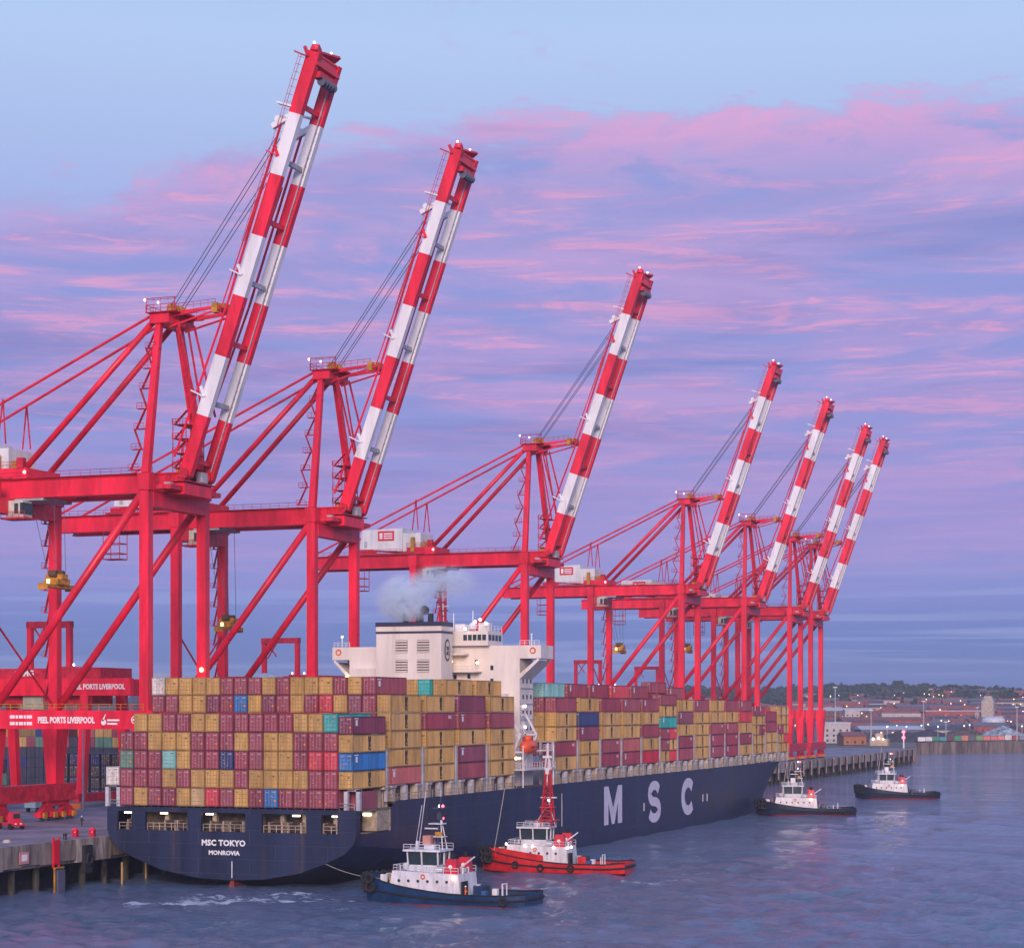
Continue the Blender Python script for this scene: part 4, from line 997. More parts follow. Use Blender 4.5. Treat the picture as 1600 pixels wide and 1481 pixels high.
    MB().torus((-18.6, Y(365.95), 39.2), .5, .14, 'y', None, 12, 5).obj('lifebuoy', MATS['buoy_orange'], t)
    a = MB(); a.box(-16.3, 18.4, Y(366), Y(373), 37.6, 40.2); a.obj('bridge_deck', CREAM, t)
    a = MB(); a.box(-5, 12.6, Y(364.6), Y(372.5), 40.2, 43.0); wh = a.obj('wheelhouse', CREAM, t)
    for i in range(5): MB().box(7.7+i*.95, 8.45+i*.95, Y(364.55), Y(364.6)-.0, 41.2, 42.3).obj('window', GLASS, wh)
    for i in range(4): MB().box(12.6, 12.65, Y(365)+i*1.8, Y(366.3)+i*1.8, 41.2, 42.3).obj('window', GLASS, wh)
    a = MB(); a.rail((-5, Y(364.6), 43), (12.6, Y(364.6), 43), 1.0, 14, .05, PAINT); a.rail((12.6, Y(364.6), 43), (12.6, Y(372), 43), 1.0, 4, .05, PAINT)
    a.box(5.5, 7.5, Y(366), Y(368), 43, 44.4, PAINT); a.ball((8.9, Y(366.5), 44.0), .8, PAINT, 10, 6); a.tube((8.9, Y(366.5), 44.0), (8.9, Y(366.5), 47), .1, 5, PAINT)
    a.tube((3.0, Y(366), 43), (3.0, Y(366), 51.5), .22, 6, PAINT, .1); a.box(1.8, 4.2, Y(365.9), Y(366.1), 47.8, 48.0, PAINT); a.box(2.2, 3.8, Y(365.9), Y(366.1), 49.6, 49.8, PAINT)
    a.tube((5.2, Y(366), 43), (5.2, Y(366), 46.5), .1, 5, PAINT); a.box(10.2, 12.4, Y(366), Y(367.5), 43, 44.6, CREAM)
    a.obj('bridge_mast', None, t)
    for (x, z, m__) in ((11.4, 45.1, LAMPW), (12.5, 44.4, LAMPW), (10.4, 44.7, LAMPW), (4.9, 43.8, LAMPO), (8.4, 43.4, LAMPW), (4.2, 31.6, LAMPO), (8.2, 31.6, LAMPO), (9.5, 31.4, LAMPO), (13.9, 31.6, LAMPW), (14.9, 26.6, LAMPW),
                       (5.6, 37.2, LAMPO), (10.8, 36.9, LAMPO), (18.8, 24.6, LAMPW), (18.8, 28.6, LAMPW)):
        MB().ball((x, Y(363.8 if x < 18 else 368), z), .3, m__, 8, 5).obj('deck_lamp', None, t)
    MB().ball((-16.6, Y(365.4), 34.0), .55, LAMPO, 8, 5).obj('deck_lamp', None, t)
    a = MB(); a.box(4.2, 11.0, Y(363.2), Y(366), 35.1, 35.3); a.box(4.2, 11.5, Y(363.2), Y(366), 31.9, 32.1)
    a.rail((4.2, Y(363.2), 35.3), (11, Y(363.2), 35.3), 1, 7, .05); a.rail((4.2, Y(363.2), 38.7), (8, Y(363.2), 38.7), 1, 4, .05); a.box(4.0, 8.4, Y(363.2), Y(366), 38.4, 38.7); a.obj('aft_gallery', CREAM, t)
    # funnel
    a = MB(); a.box(-6.2, 6.8, Y(355.8), Y(361.3), 13.4, 42.9, CREAM); a.box(-6.25, 6.85, Y(355.75), Y(361.35), 42.9, 44.0, CREAM)
    a.box(-6.3, 6.9, Y(355.7), Y(361.4), 42.35, 42.75, mat('stripe_navy', (.03, .03, .07), .5)); a.box(-6.35, 6.95, Y(355.65), Y(361.45), 43.7, 44.5, MATS['stripe_navy'])
    f = a.obj('funnel', None, t)
    for cx in (-1.1, 3.2):
        for cz in (39.9, 36.2):
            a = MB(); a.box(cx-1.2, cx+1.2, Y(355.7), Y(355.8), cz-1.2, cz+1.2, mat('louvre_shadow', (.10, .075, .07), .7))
            for i in range(5): a.box(cx-1.2, cx+1.2, Y(355.6), Y(355.7), cz-1.15+i*.5, cz-.9+i*.5, CREAM)
            a.obj('louvre', None, f)
    a = MB(); i0 = []
    EM = mat('emblem_black', (.02, .02, .03), .5); ey = Y(358.6)
    a.poly([(6.92, ey+1.35*math.cos(2*math.pi*i/24), 39.2+2.1*math.sin(2*math.pi*i/24)) for i in range(24)], EM)
    a.poly([(6.94, ey+1.0*math.cos(2*math.pi*i/24), 39.2+1.7*math.sin(2*math.pi*i/24)) for i in range(24)], CREAM)
    a.obj('emblem', None, f)
    text('emblem_lettering', 'm\nsc', 1.5, EM, f, (6.97, ey, 39.2), (R(90), 0, R(90)), off=.05, lead=.62)
    a = MB(); bk = mat('exhaust_black', (.02, .02, .025), .7)
    for x, y in ((-1, 357.5), (1.4, 358), (3.4, 359), (1, 360)): a.tube((x, Y(y), 44.4), (x, Y(y), 46.2), .55, 10, bk)
    a.ball((2.6, Y(358), 46.8), .9, bk, 10, 6); a.obj('exhaust_pipe', None, f)
    a = MB(); dm = mat('mast_maroon', (.20, .03, .05), .5); a.tube((5.1, Y(360.5), 44.4), (4.6, Y(360.5), 51.0), .22, 6, dm); a.box(3.9, 5.6, Y(360.3), Y(360.7), 48.2, 48.5, dm); a.box(4.6, 6.2, Y(360.3), Y(360.7), 46.6, 46.9, dm)
    a.box(4.2, 5.4, Y(360.3), Y(360.7), 50.2, 50.5, bk); a.bar((5.1, Y(360.5), 46), (6.4, Y(360.5), 44.4), .15, .15, dm); a.obj('radar_mast', None, t)
    # lifeboat platform and davits
    a = MB(); PL = mat('davit_white', (.70, .66, .66), .5, var=.15, dirt=(.4, .2, .12), dirtamt=.4)
    a.box(18.4, 22.4, Y(357.5), Y(375), 16.6, 16.9, PL); a.rail((22.3, Y(357.5), 16.9), (22.3, Y(375), 16.9), 1.1, 12, .05, PL)
    for y in (357.6, 366.4): 
        a.bar((20.4, Y(y), 21.0), (18.9, Y(y), 24.5), .25, .3, PL); a.bar((19.0, Y(y), 23.2), (21.6, Y(y), 23.2), .25, .3, PL); a.tube((21.5, Y(y), 23.2), (22.0, Y(361.6)-.0, 22.6), .08, 4, PL)
        a.bar((19.0, Y(y), 16.9), (21.6, Y(y), 23.2), .5, .6, PL); a.bar((21.6, Y(y), 23.2), (19.4, Y(y), 27.2), .35, .4, PL); a.bar((18.6, Y(y), 26.8), (19.4, Y(y), 27.2), .3, .4, PL)
        a.box(19.0, 22.0, Y(y)-.2, Y(y)+.2, 19.9, 20.2, PL)
    a.box(19, 21.8, Y(371), Y(375), 20.0, 20.2, PL); a.rail((21.8, Y(370), 20.2), (21.8, Y(375), 20.2), 1.1, 5, .05, PL); a.rail((19, Y(358), 16.9), (22.2, Y(358), 16.9), 1.1, 4, .05, PL)
    for y in (357.8, 371.2, 374.8): a.tube((22, Y(y), 13.4), (22, Y(y), 21.2), .14, 5, PL)
    a.ball((20.6, Y(358.0), 18.9), .3, LAMPO, 6, 4); a.ball((21.3, Y(358.0), 18.9), .25, LAMPO, 6, 4)
    a.obj('lifeboat_davit', None, t)
    a = MB(); a.box(-9, 9, 299, 301, 14, 20, BEIGE); a.tube((0, 316, 16), (0, 316, 27), .4, 8, CREAM, .15); a.box(-2, 2, 315.7, 316.3, 22, 22.3, CREAM); a.obj('foremast', None, t)
    lb = thing('lifeboat', (XC+22.4, 361.6, 21.0), 'orange enclosed lifeboat hanging in white davits amidships', 'lifeboat')
    a = MB(); a.ball((0, 0, 0), 1.5, None, 14, 10, (.95, 2.3, .95)); a.box(-.7, .7, -1.6, .4, 1.0, 2.1)
    a.obj('boat_hull', mat('lifeboat_orange', (.80, .10, .03), .4, var=.1), lb, True)
    MB().box(-1.4, 1.4, -2.0, 2.0, -.1, .1).obj('fender_strip', MATS['stripe_navy'], lb)
    return t
ship = build_ship()

# smoke over the funnel
def build_smoke():
    m = bpy.data.materials.new('funnel_smoke'); m.use_nodes = True; t = m.node_tree; t.nodes.clear(); q = G(t)
    oc = q.n('ShaderNodeTexCoord').outputs['Object']
    sp = q.n('ShaderNodeSeparateXYZ'); q.put(sp.inputs[0], oc)
    def blob(cx, cy, cz, rx_, ry_, rz_):
        mp = q.n('ShaderNodeMapping', vector_type='TEXTURE'); q.put(mp.inputs[0], oc)
        mp.inputs['Location'].default_value = (cx, cy, cz); mp.inputs['Scale'].default_value = (rx_, ry_, rz_)
        ln = q.n('ShaderNodeVectorMath', operation='LENGTH'); q.put(ln.inputs[0], mp.outputs[0]); return q.rng(ln.outputs['Value'], 1.0, .15)
    A = q.m('ADD', blob(-2.6, 0, 4.4, 6.6, 4.4, 5.6), q.m('MULTIPLY', blob(5.0, 1, 7.4, 8.3, 4.8, 4.0), .32))
    A = q.m('ADD', A, q.m('MULTIPLY', blob(-1.5, -1, 1.4, 5, 3.4, 2.4), .55))
    nz = q.noise(oc, .36, 8, .70, 1.2)
    dn = q.m('MULTIPLY', q.m('MULTIPLY', A, q.rng(nz, .38, .60)), 2.2)
    pv = q.n('ShaderNodeVolumePrincipled'); pv.inputs['Color'].default_value = (.86, .94, 1, 1); q.put(pv.inputs['Density'], dn)
    o = q.n('ShaderNodeOutputMaterial'); q.put(o.inputs['Volume'], pv.outputs[0])
    ob = MB().box(-9.8, 13.5, -4.8, 6.0, .1, 11.5).obj('smoke', m); ob.location = (XC+1, 358, 44.6)
    tag(ob, 'pale blue smoke rising from the ship funnel', 'smoke', kind='stuff')
build_smoke()

# ================================================================ TUGS
def tug(loc, rz, hullc, name_label, style, tall=1.0):
    """bow towards +x, waterline z=0"""
    t = thing('tugboat', (loc[0], loc[1], 0), name_label, 'tugboat', 'harbour tugboats', rz); t.scale = (.90, .93, .93)
    HL = mat('tug_'+hullc, {'blue': (.011, .046, .125), 'red': (.62, .022, .025), 'dark': (.010, .022, .055)}[hullc], .4, var=.2, scale=.5, dirt=(.02, .02, .03), dirtamt=.4)
    BOOT = mat('tug_boot_red', (.22, .03, .035), .6)
    TW = mat('tug_white', (.70, .70, .74), .45, var=.15, scale=.9, streak=True, dirt=(.30, .20, .16), dirtamt=.5)
    DK = mat('tug_deck', (.07, .09, .12), .7, var=.3)
    L = 14.6
    def hb(x):
        u = x/L
        return 5.3*(1-max(0, (u-.35)/.65)**2.3)**.75 if u > .35 else 5.3*(1-max(0, (-u-.72)/.28)**2.5*.28)
    def sh(x): return 1.75+max(0, (x+5)/19.6)**1.7*2.6+(.25 if x < -12 else 0)
    h = MB(); xs = [-14.6, -13.8, -11, -8, -5, -2, 1, 4, 6, 8, 10, 11.5, 12.8, 13.8, 14.35, 14.6]
    prof = [(.55, -1.8, BOOT), (.90, -.3, BOOT), (.94, .12, BOOT), (.985, .45, None), (1.0, 1.0, None)]
    nr = 5
    for s in (1, -1):
        b = len(h.v)
        for x in xs:
            w_ = max(.12, hb(x))
            if x >= 14.5: w_ = .5
            zt = sh(x)
            for (f, z, _) in prof[:3]: h.v.append((x*(1-.06*(z < 0)), s*w_*f*(1-.25*(z < 0)*(x > 10)), z))
            h.v.append((x, s*w_*.985, zt*.55)); h.v.append((x, s*w_, zt))
        for i in range(len(xs)-1):
            for j in range(nr-1):
                q = (b+i*nr+j, b+(i+1)*nr+j, b+(i+1)*nr+j+1, b+i*nr+j+1); h.f.append(q if s < 0 else q[::-1]); h.mi.append(h.mid(BOOT) if j < 2 else h.mid(HL))
    h.poly([(-14.6, s_*hb(-14.6)*f, z) for s_, f, z in ((-1, .9, -.3), (1, .9, -.3), (1, 1., sh(-14.6)), (-1, 1., sh(-14.6)))], HL)
    hh = h.obj('hull', None, t); hh.data.polygons.foreach_set('use_smooth', [True]*len(hh.data.polygons)); hh.data.set_sharp_from_angle(angle=R(30))
    d_ = MB(); P1 = [(x, hb(x)*.97 if x < 14.5 else .4, sh(x)-.75) for x in xs]
    for i in range(len(xs)-1): d_.poly([P1[i], P1[i+1], (P1[i+1][0], -P1[i+1][1], P1[i+1][2]), (P1[i][0], -P1[i][1], P1[i][2])][::-1])
    d_.obj('deck', DK, t)
    a = MB()      # rubbing strake + cap rail
    for s in (1, -1):
        for i in range(len(xs)-1):
            p, q = (xs[i], s*hb(xs[i]), sh(xs[i])), (xs[i+1], s*(hb(xs[i+1]) if xs[i+1] < 14.5 else .5), sh(xs[i+1]))
            a.tube((p[0], p[1]*1.01, p[2]*.52), (q[0], q[1]*1.01, q[2]*.52), .17, 5); a.tube(p, q, .13, 5)
    a.tube((-14.7, -3.6, 1.2), (-14.7, 3.6, 1.2), .3, 6); a.obj('rubbing_strake', BLK, t)
    f = MB()
    for k in range(9):
        an = R(-64+16*k); f.torus((10.6+4.3*math.cos(an)*.95, 4.3*math.sin(an), 2.4), .72, .32, 'y' if abs(math.sin(an)) > .7 else 'x', None, 10, 5)
        f.torus((10.6+4.5*math.cos(an)*.95, 4.5*math.sin(an), 3.7), .6, .28, 'y' if abs(math.sin(an)) > .7 else 'x', None, 10, 5)
    f.obj('bow_fender', BLK, t)
    for x in ((-4.5, 1.5, 6.5) if style == 'red' else (-11.5,)):
        for s in (1, -1): MB().torus((x, s*(hb(x)+.2), .95 if x < 2 else 1.4), .55, .22, 'y', BLK, 10, 5).obj('tyre_fender', None, t)
    # house
    hm = TW; a = MB()
    a.hexa([(-3.4, -3.5, 1.3), (9.4, -3.0, 2.2), (9.4, 3.0, 2.2), (-3.4, 3.5, 1.3), (-3.0, -3.5, 4.7), (8.8, -3.0, 5.0), (8.8, 3.0, 5.0), (-3.0, 3.5, 4.7)], TW)
    a.rail((-3, -3.5, 4.75), (8.6, -3.0, 5.0), .9, 9, .05, TW); a.rail((-3, 3.5, 4.75), (8.6, 3.0, 5.0), .9, 9, .05, TW); a.rail((8.6, -3, 5), (8.6, 3, 5), .9, 5, .05, TW)
    ho = a.obj('deckhouse', None, t)
    for i in range(6):
        for s in (1, -1): MB().tube((-1+i*1.7, s*(3.44-.04*i), 3.5), (-1+i*1.7, s*(3.52-.04*i), 3.5), .24, 8).obj('porthole', GLASS, ho)
    if style == 'red':
        for s in (1, -1):
            a = MB(); a.hexa([(1.2, s*4.6, 1.6), (11, s*3.9, 2.8), (11, s*4.05, 2.8), (1.2, s*4.75, 1.6), (1.2, s*4.6, 3.2), (11, s*3.9, 4.5), (11, s*4.05, 4.5), (1.2, s*4.75, 3.2)], MATS['tug_red'])
            a.obj('side_bulwark', None, t)
    a = MB(); a.hexa([(1.4, -2.2, 4.8), (6.4, -2.2, 5.0), (6.4, 2.2, 5.0), (1.4, 2.2, 4.8), (1.4, -2.0, 5.9), (6.2, -2.0, 5.9), (6.2, 2.0, 5.9), (1.4, 2.0, 5.9)], TW)
    for x, y in ((1.1, -2.3), (1.1, 2.3), (6.6, -2.0), (6.6, 2.0), (3.9, -2.45), (3.9, 2.45), (1.0, 0), (6.9, 0), (6.8, 1), (6.8, -1)):
        a.bar((x*.98+.05, y*.92, 5.9), (x, y, 8.0), .22, .22, TW)
    a.box(.6, 7.1, -2.7, 2.7, 8.0, 8.3, TW); wh = a.obj('wheelhouse', None, t)
    MB().hexa([(1.5, -2.05, 5.9), (6.3, -1.9, 5.9), (6.3, 1.9, 5.9), (1.5, 2.05, 5.9), (1.25, -2.3, 8.0), (6.6, -2.0, 8.0), (6.6, 2.0, 8.0), (1.25, 2.3, 8.0)]).obj('wheelhouse_glass', GLASS, wh)
    a = MB(); a.rail((.6, -2.6, 8.3), (7, -2.6, 8.3), .8, 5, .05, TW); a.rail((.6, 2.6, 8.3), (7, 2.6, 8.3), .8, 5, .05, TW); a.box(2.4, 4.2, -.8, .8, 8.3, 9.0, TW)
    a.obj('roof_rail', None, t)
    MM = MATS['tug_red'] if style == 'red' else mat('mast_dark', (.04, .05, .08), .6)
    mat('tug_red', (.62, .022, .025))
    a = MB(); top = 16.5*tall
    if style == 'red':
        for dx, dy in ((-.7, -.7), (.7, -.7), (.7, .7), (-.7, .7)): a.tube((1.6+dx*1.6, dy*1.6, 8.3), (1.6+dx*.3, dy*.3, top), .13, 5, MM)
        for k in range(7):
            z = 9+k*1.1; f_ = 1.6-1.3*(z-8.3)/(top-8.3)
            a.tube((1.6-.7*f_, -.7*f_, z), (1.6+.7*f_, -.7*f_, z+1), .08, 4, MM); a.tube((1.6-.7*f_, .7*f_, z+1), (1.6+.7*f_, .7*f_, z), .08, 4, MM); a.box(1.6-.7*f_, 1.6+.7*f_, -.7*f_, .7*f_, z, z+.1, MM)
        a.box(-.4, 3.6, -1.6, 1.6, 9.4, 9.6, MM); a.box(.3, 2.9, -1.2, 1.2, 11.8, 12, MM); a.box(-.2, 3, -.2, .2, 13.6, 13.8, TW)
        a.tube((1.6, 0, top), (1.6, 0, top+2.4), .14, 5, TW); a.box(.7, 2.5, -.5, .5, top-.4, top, TW)
        for dx, dy in ((-.7, -.7), (.7, -.7), (.7, .7), (-.7, .7)): a.tube((1.6+dx*.62, dy*.62, top-2.6), (1.6+dx*.33, dy*.33, top), .16, 5, TW)
        a.tube((-.3, 1.2, 8.3), (1.4, .2, 13), .07, 4, TW); a.tube((4.0, 1.2, 8.3), (1.9, .2, 12), .07, 4, TW); a.box(1.2, 2.0, -.5, .5, top-3.4, top-2.2, TW); a.ball((1.2, .6, 13.2), .3, LAMPW, 6, 4); a.tube((-1.2, 0, 8.3), (-1.2, 0, 14.5), .05, 4, TW)
    else:
        a.tube((2.2, 0, 8.3), (1.6, 0, top), .2, 6, MM, .1); a.tube((3.4, 0, 8.3), (1.9, 0, 12.4), .13, 5, MM)
        a.box(1.0, 3.4, -.9, .9, 12.2, 12.35, TW); a.box(.9, 2.5, -1.1, 1.1, 14.6, 14.8, MM); a.box(1.4, 2.1, -.5, .5, 12.9, 14.0, MM)
        a.box(2.1, 4.4, -.15, .15, 11.4, 11.6, TW); a.box(3, 4.4, -.9, .9, 8.9, 10.4, mat('radar_housing', (.55, .25, .2), .5) if style == 'blue' else TW)
        a.tube((.9, .9, 8.3), (1.6, .1, 13.2), .09, 5, TW); a.tube((.9, -.9, 8.3), (1.6, -.1, 13.2), .09, 5, TW); a.box(.8, 2.6, -.8, .8, 10.2, 10.32, TW); a.box(1.1, 2.3, .4, .7, 10.4, 11.0, YEL); a.tube((1.6, 0, top), (1.6, 0, top+1.2), .05, 4, TW); a.box(4.9, 5.3, 1.2, 1.6, 8.3, 9.6, TW)
        a.tube((6.3, -1.6, 8.3), (5.0, -1.6, 17.2), .06, 4, TW); a.tube((5.4, 1.6, 8.3), (4.2, 1.6, 15.2), .05, 4, TW)
    a.obj('mast', None, t)
    a = MB()
    if style != 'red':
        for z in (13.1, 15.0): a.ball((1.5, -.55, z), .24, LAMPR if z < 14 else LAMPR, 6, 4); a.ball((2.1, -.55, z), .22, LAMPW, 6, 4)
    for p in ({'red': [(9, 3.1, 5.1), (5.2, 3.4, 4.85), (3.6, 3.5, 4.8), (-.6, 3.7, 4.7), (-3.3, 3.6, 4.6), (-3.4, 1.2, 4.6)], 'blue': [(-2.2, 3.7, 4.1)], 'dark': [(-1.3, 3.7, 4.4)]}[style]): a.ball(p, .26, LAMPW if style == 'red' else LAMPO, 6, 4)
    a.obj('deck_lamp', None, t)
    FR = mat('tug_funnel_red', (.62, .018, .04), .45)
    for s in (1, -1):
        a = MB(); a.hexa([(-2.6, s*2.5-.75, 4.7), (-.4, s*2.5-.75, 4.7), (-.4, s*2.5+.75, 4.7), (-2.6, s*2.5+.75, 4.7), (-2.4, s*2.5-.6, 7.0), (-.8, s*2.5-.6, 7.0), (-.8, s*2.5+.6, 7.0), (-2.4, s*2.5+.6, 7.0)], FR)
        a.tube((-1.6, s*2.5, 7.0), (-1.7, s*2.5, 7.8), .3, 8, BLK); fo_ = a.obj('funnel', None, t)
        MB().tube((-1.5, s*2.5+.66, 5.8), (-1.5, s*2.5+.74, 5.8), .34, 10).obj('emblem', PAINT, fo_)
    a = MB(); a.tube((.4, -1.4, 5.0), (.4, 1.4, 5.0), .3, 6, YEL if style == 'red' else GREY); a.ball((7.2, -1.9 if style == 'red' else 1, 5.6), .55, YEL if style == 'red' else TW, 8, 5, (1.3, 1, 1)); a.obj('monitor', None, t)
    # aft deck gear
    a = MB(); a.tube((-5.6, -1.3, 2.1), (-5.6, 1.3, 2.1), .8, 12, MATS['exhaust_black']); a.box(-6.4, -4.8, -1.7, -1.3, 1, 2.9, HL if style != 'red' else MATS['stripe_navy']); a.box(-6.4, -4.8, 1.3, 1.7, 1, 2.9, HL); a.obj('winch', None, t)
    a = MB(); a.tube((-9.5, -.9, 1), (-9.5, -.9, 3.3), .12, 6, TW); a.tube((-9.5, .9, 1), (-9.5, .9, 3.3), .12, 6, TW); a.tube((-9.5, -.9, 3.2), (-9.5, .9, 3.2), .12, 6, TW)
    a.tube((-8.4, -1.9, 1), (-8.4, -1.9, 2.6), .12, 6, TW); a.obj('towing_bitts', None, t)
    MB().box(-12.8, -10.8, -1.6, 1.4, 1.1, 1.7).obj('deck_hatch', BLK, t); MB().box(-4.3, -3.6, -3.4, -2.2, 1.2, 2.8).obj('deck_locker', GREY, t); MB().box(-3.7, -3.4, 1.2, 3.2, 1.2, 3.6).obj('door', BLK, t); MB().box(-7.8, -7.0, 2.4, 3.6, 1.1, 2.3).obj('deck_crate', mat('deck_blue_crate', (.02, .10, .25), .5), t)
    if style == 'red':
        a = MB(); a.rail((-14, -4.3, 2.0), (-4, -5.0, 1.8), .8, 10, .06, MATS['deck_blue_crate']); a.obj('aft_rail', None, t)
    OB = mat('buoy_orange', (.75, .12, .03), .5)
    for s_ in (1, -1):
        MB().tube((6.9, s_*1.9, 5.1), (6.9, s_*1.9, 5.9), .25, 8).obj('vent', TW, t); MB().tube((-2.7, s_*1.0, 4.7), (-2.7, s_*1.0, 5.6), .22, 8).obj('vent', TW, t)
        MB().tube((-.1, s_*2.9, 5.25), (1.1, s_*2.9, 5.25), .33, 8).obj('life_raft', PAINT, t)
        MB().torus((3.2, s_*3.42, 4.2), .32, .09, 'y', None, 10, 4).obj('lifebuoy', OB, t)
    MB().box(-13.6, -12.9, 1.9, 3.2, 1.1, 1.9).obj('deck_crate', YEL, t); MB().box(-6.9, -6.0, -3.9, -3.1, 1.1, 2.1).obj('deck_crate', TW, t)
    MB().tube((9.9, 1.6, 3.0), (9.9, 1.6, 4.6), .12, 6).obj('davit', YEL, t)
    MB().bar((-1.2, .2, 5.0), (-4.6, .6, 7.3), .22, .22, TW).box(-3.0, 1.0, -.35, .35, 4.9, 5.5, GREY).obj('crane_arm', None, t)
    bm_ = MB(); bm_.tube((11.2, -.9, 3.6), (11.2, .9, 3.6), .55, 10, GREY); bm_.box(10.6, 11.8, -1.2, -.9, 3, 4.2, TW); bm_.box(10.6, 11.8, .9, 1.2, 3, 4.2, TW); bm_.obj('bow_winch', None, t)
    return t
mat('tug_red', (.62, .022, .025), .4, var=.2, scale=.5, dirt=(.25, .01, .02), dirtamt=.4)
PI = math.pi
def at_tug(a, b, away, *k, **kk):
    x, y = fr(a, b); return tug((x, y), HEAD+PI-R(away), *k, **kk)
t1 = at_tug(-9.0, 297, 22, 'blue', 'blue tugboat with white house and red funnels in the foreground', 'blue')
t2 = at_tug(7.6, 355, 17, 'red', 'red tugboat with a tall red lattice mast, beside the hull', 'red', tall=1.3)
t3 = at_tug(78.5, 548, 4, 'dark', 'dark blue tugboat pushing close under the ship\'s bow', 'dark', tall=.78)
t4 = at_tug(122.3, 651, 2, 'dark', 'dark blue tugboat alone on open water nearest the far pier', 'dark', tall=.82)
def rope(p, q, sag, r, label, m=None):
    p, q = Vector(p), Vector(q); a = MB(); n = 12; pr = None
    for i in range(n+1):
        f_ = i/n; c = p+(q-p)*f_-Vector((0, 0, sag*4*f_*(1-f_)))
        if pr is not None: a.tube(pr, c, r, 4)
        pr = c
    tag(a.obj('tow_rope', m or mat('rope_pale', (.55, .50, .42), .8)), label, 'rope')
b1_ = t1.matrix_basis @ Vector((12.5, 0, 3.4))
rope((-138.5, 286.4, 4.4), b1_, .5, .045, 'pale tow line from the transom to the blue tugboat')
b2_ = t2.matrix_basis @ Vector((12.5, 0, 3.6))
rope((-132.3, 350, 13.6), b2_, .3, .06, 'thin tow line down the hull to the red tugboat')

# a deckhand on the blue tug
def person(loc, rz, label, jacket, trousers):
    t = thing('person', loc, label, 'person', None, rz)
    V = [(0, 0, .95), (0, 0, 1.2), (0, 0, 1.42), (0, 0, 1.52), (0, .02, 1.66), (0, .22, 1.38), (.08, .30, 1.12), (.26, .26, .98), (0, -.22, 1.38), (.05, -.30, 1.12), (.22, -.26, .96),
         (0, .11, .90), (.05, .13, .5), (0, .14, .08), (.14, .14, .05), (0, -.11, .90), (-.05, -.13, .5), (-.08, -.14, .08), (.06, -.14, .05)]
    E = [(0, 1), (1, 2), (2, 3), (3, 4), (2, 5), (5, 6), (6, 7), (2, 8), (8, 9), (9, 10), (0, 11), (11, 12), (12, 13), (13, 14), (0, 15), (15, 16), (16, 17), (17, 18)]
    Rd = [.16, .17, .18, .07, .11, .085, .06, .05, .085, .06, .05, .11, .08, .06, .05, .11, .08, .06, .05]
    me = bpy.data.meshes.new('body'); me.from_pydata(V, E, []); o = link('body', me, t)
    sk = me.skin_vertices[0] if me.skin_vertices else None
    md = o.modifiers.new('Skin', 'SKIN')
    for i, r in enumerate(Rd): me.skin_vertices[0].data[i].radius = (r, r)
    me.skin_vertices[0].data[0].use_root = True
    o.modifiers.new('Sub', 'SUBSURF').levels = 1
    mm = bpy.data.materials.new('workwear'); mm.use_nodes = True; q = G(mm.node_tree)
    pz = q.n('ShaderNodeSeparateXYZ'); q.put(pz.inputs[0], q.n('ShaderNodeTexCoord').outputs['Object'])
    c = q.ramp(pz.outputs[2], [(0, (.02, .02, .02, 1)), (.1, tuple(trousers)+(1,)), (.92, tuple(jacket)+(1,)), (1.0, tuple(jacket)+(1,))], 'CONSTANT')
    c = q.mix(q.rng(pz.outputs[2], 1.53, 1.56), c, (.45, .26, .18, 1)); q.put(mm.node_tree.nodes['Principled BSDF'].inputs['Base Color'], c)
    me.materials.append(mm)
    MB().ball((0, 0, 1.74), .15, None, 10, 6, (1, 1, .8)).obj('hard_hat', PAINT, t)
    return t
pw = t1.matrix_basis @ Vector((-4.2, 3.3, 1.05))
person(pw, HEAD, 'deckhand in orange workwear standing on the blue tugboat\'s aft deck', (.80, .16, .02), (.75, .14, .02))
person((-196.9, 310.7, 7.5), HEAD+1, 'worker in dark clothing standing on the quay near the stern', (.03, .03, .05), (.03, .03, .05))

# ================================================================ QUAYSIDE ODDS AND ENDS
def lamp_mast(x, y, h, label, z=7.5):
    t = thing('lamp_mast', (x, y, z), label, 'lamp post')
    MB().tube((0, 0, 0), (0, 0, h), .28, 8, None, .13).obj('pole', mat('mast_bluegrey', (.20, .25, .34), .5), t)
    a = MB(); a.box(-1.2, 1.2, -.4, .4, h-.4, h-.1, GREY); a.obj('lamp_bar', None, t)
lamp_mast(-224, 354, 17, 'tall blue-grey light mast on the quay beside the ship\'s port quarter')
def tractor(x, y, rz, label):
    t = thing('terminal_tractor', (x, y, 7.5), label, 'vehicle', 'red quay vehicles', rz)
    a = MB(); a.box(-1.1, 1.1, -2.6, 2.6, .6, 1.1, REDD); a.obj('chassis', None, t)
    a = MB(); a.hexa([(-1.1, -2.5, 1.1), (.5, -2.5, 1.1), (.5, -.7, 1.1), (-1.1, -.7, 1.1), (-1.0, -2.2, 2.9), (.4, -2.2, 2.9), (.4, -.8, 2.9), (-1.0, -.8, 2.9)], RED); cb_ = a.obj('cab', None, t)
    MB().box(-.9, .3, -2.45, -2.3, 1.9, 2.7).obj('windscreen', GLASS, cb_); MB().box(.42, .5, -1.9, -1.0, 1.8, 2.6).obj('window', GLASS, cb_)
    for sx in (-1, 1):
        for y_ in (-1.7, 1.8): MB().tube((sx*1.15-.2, y_, .52), (sx*1.15+.2, y_, .52), .52, 12).obj('wheel', BLK, t)
    MB().box(-.8, -.4, -2.62, -2.55, .9, 1.1).box(.2, .6, -2.62, -2.55, .9, 1.1).obj('headlight', PAINT, t)
tractor(-203.5, 299, 1.1, 'red terminal vehicle at the picture\'s edge on the quay')
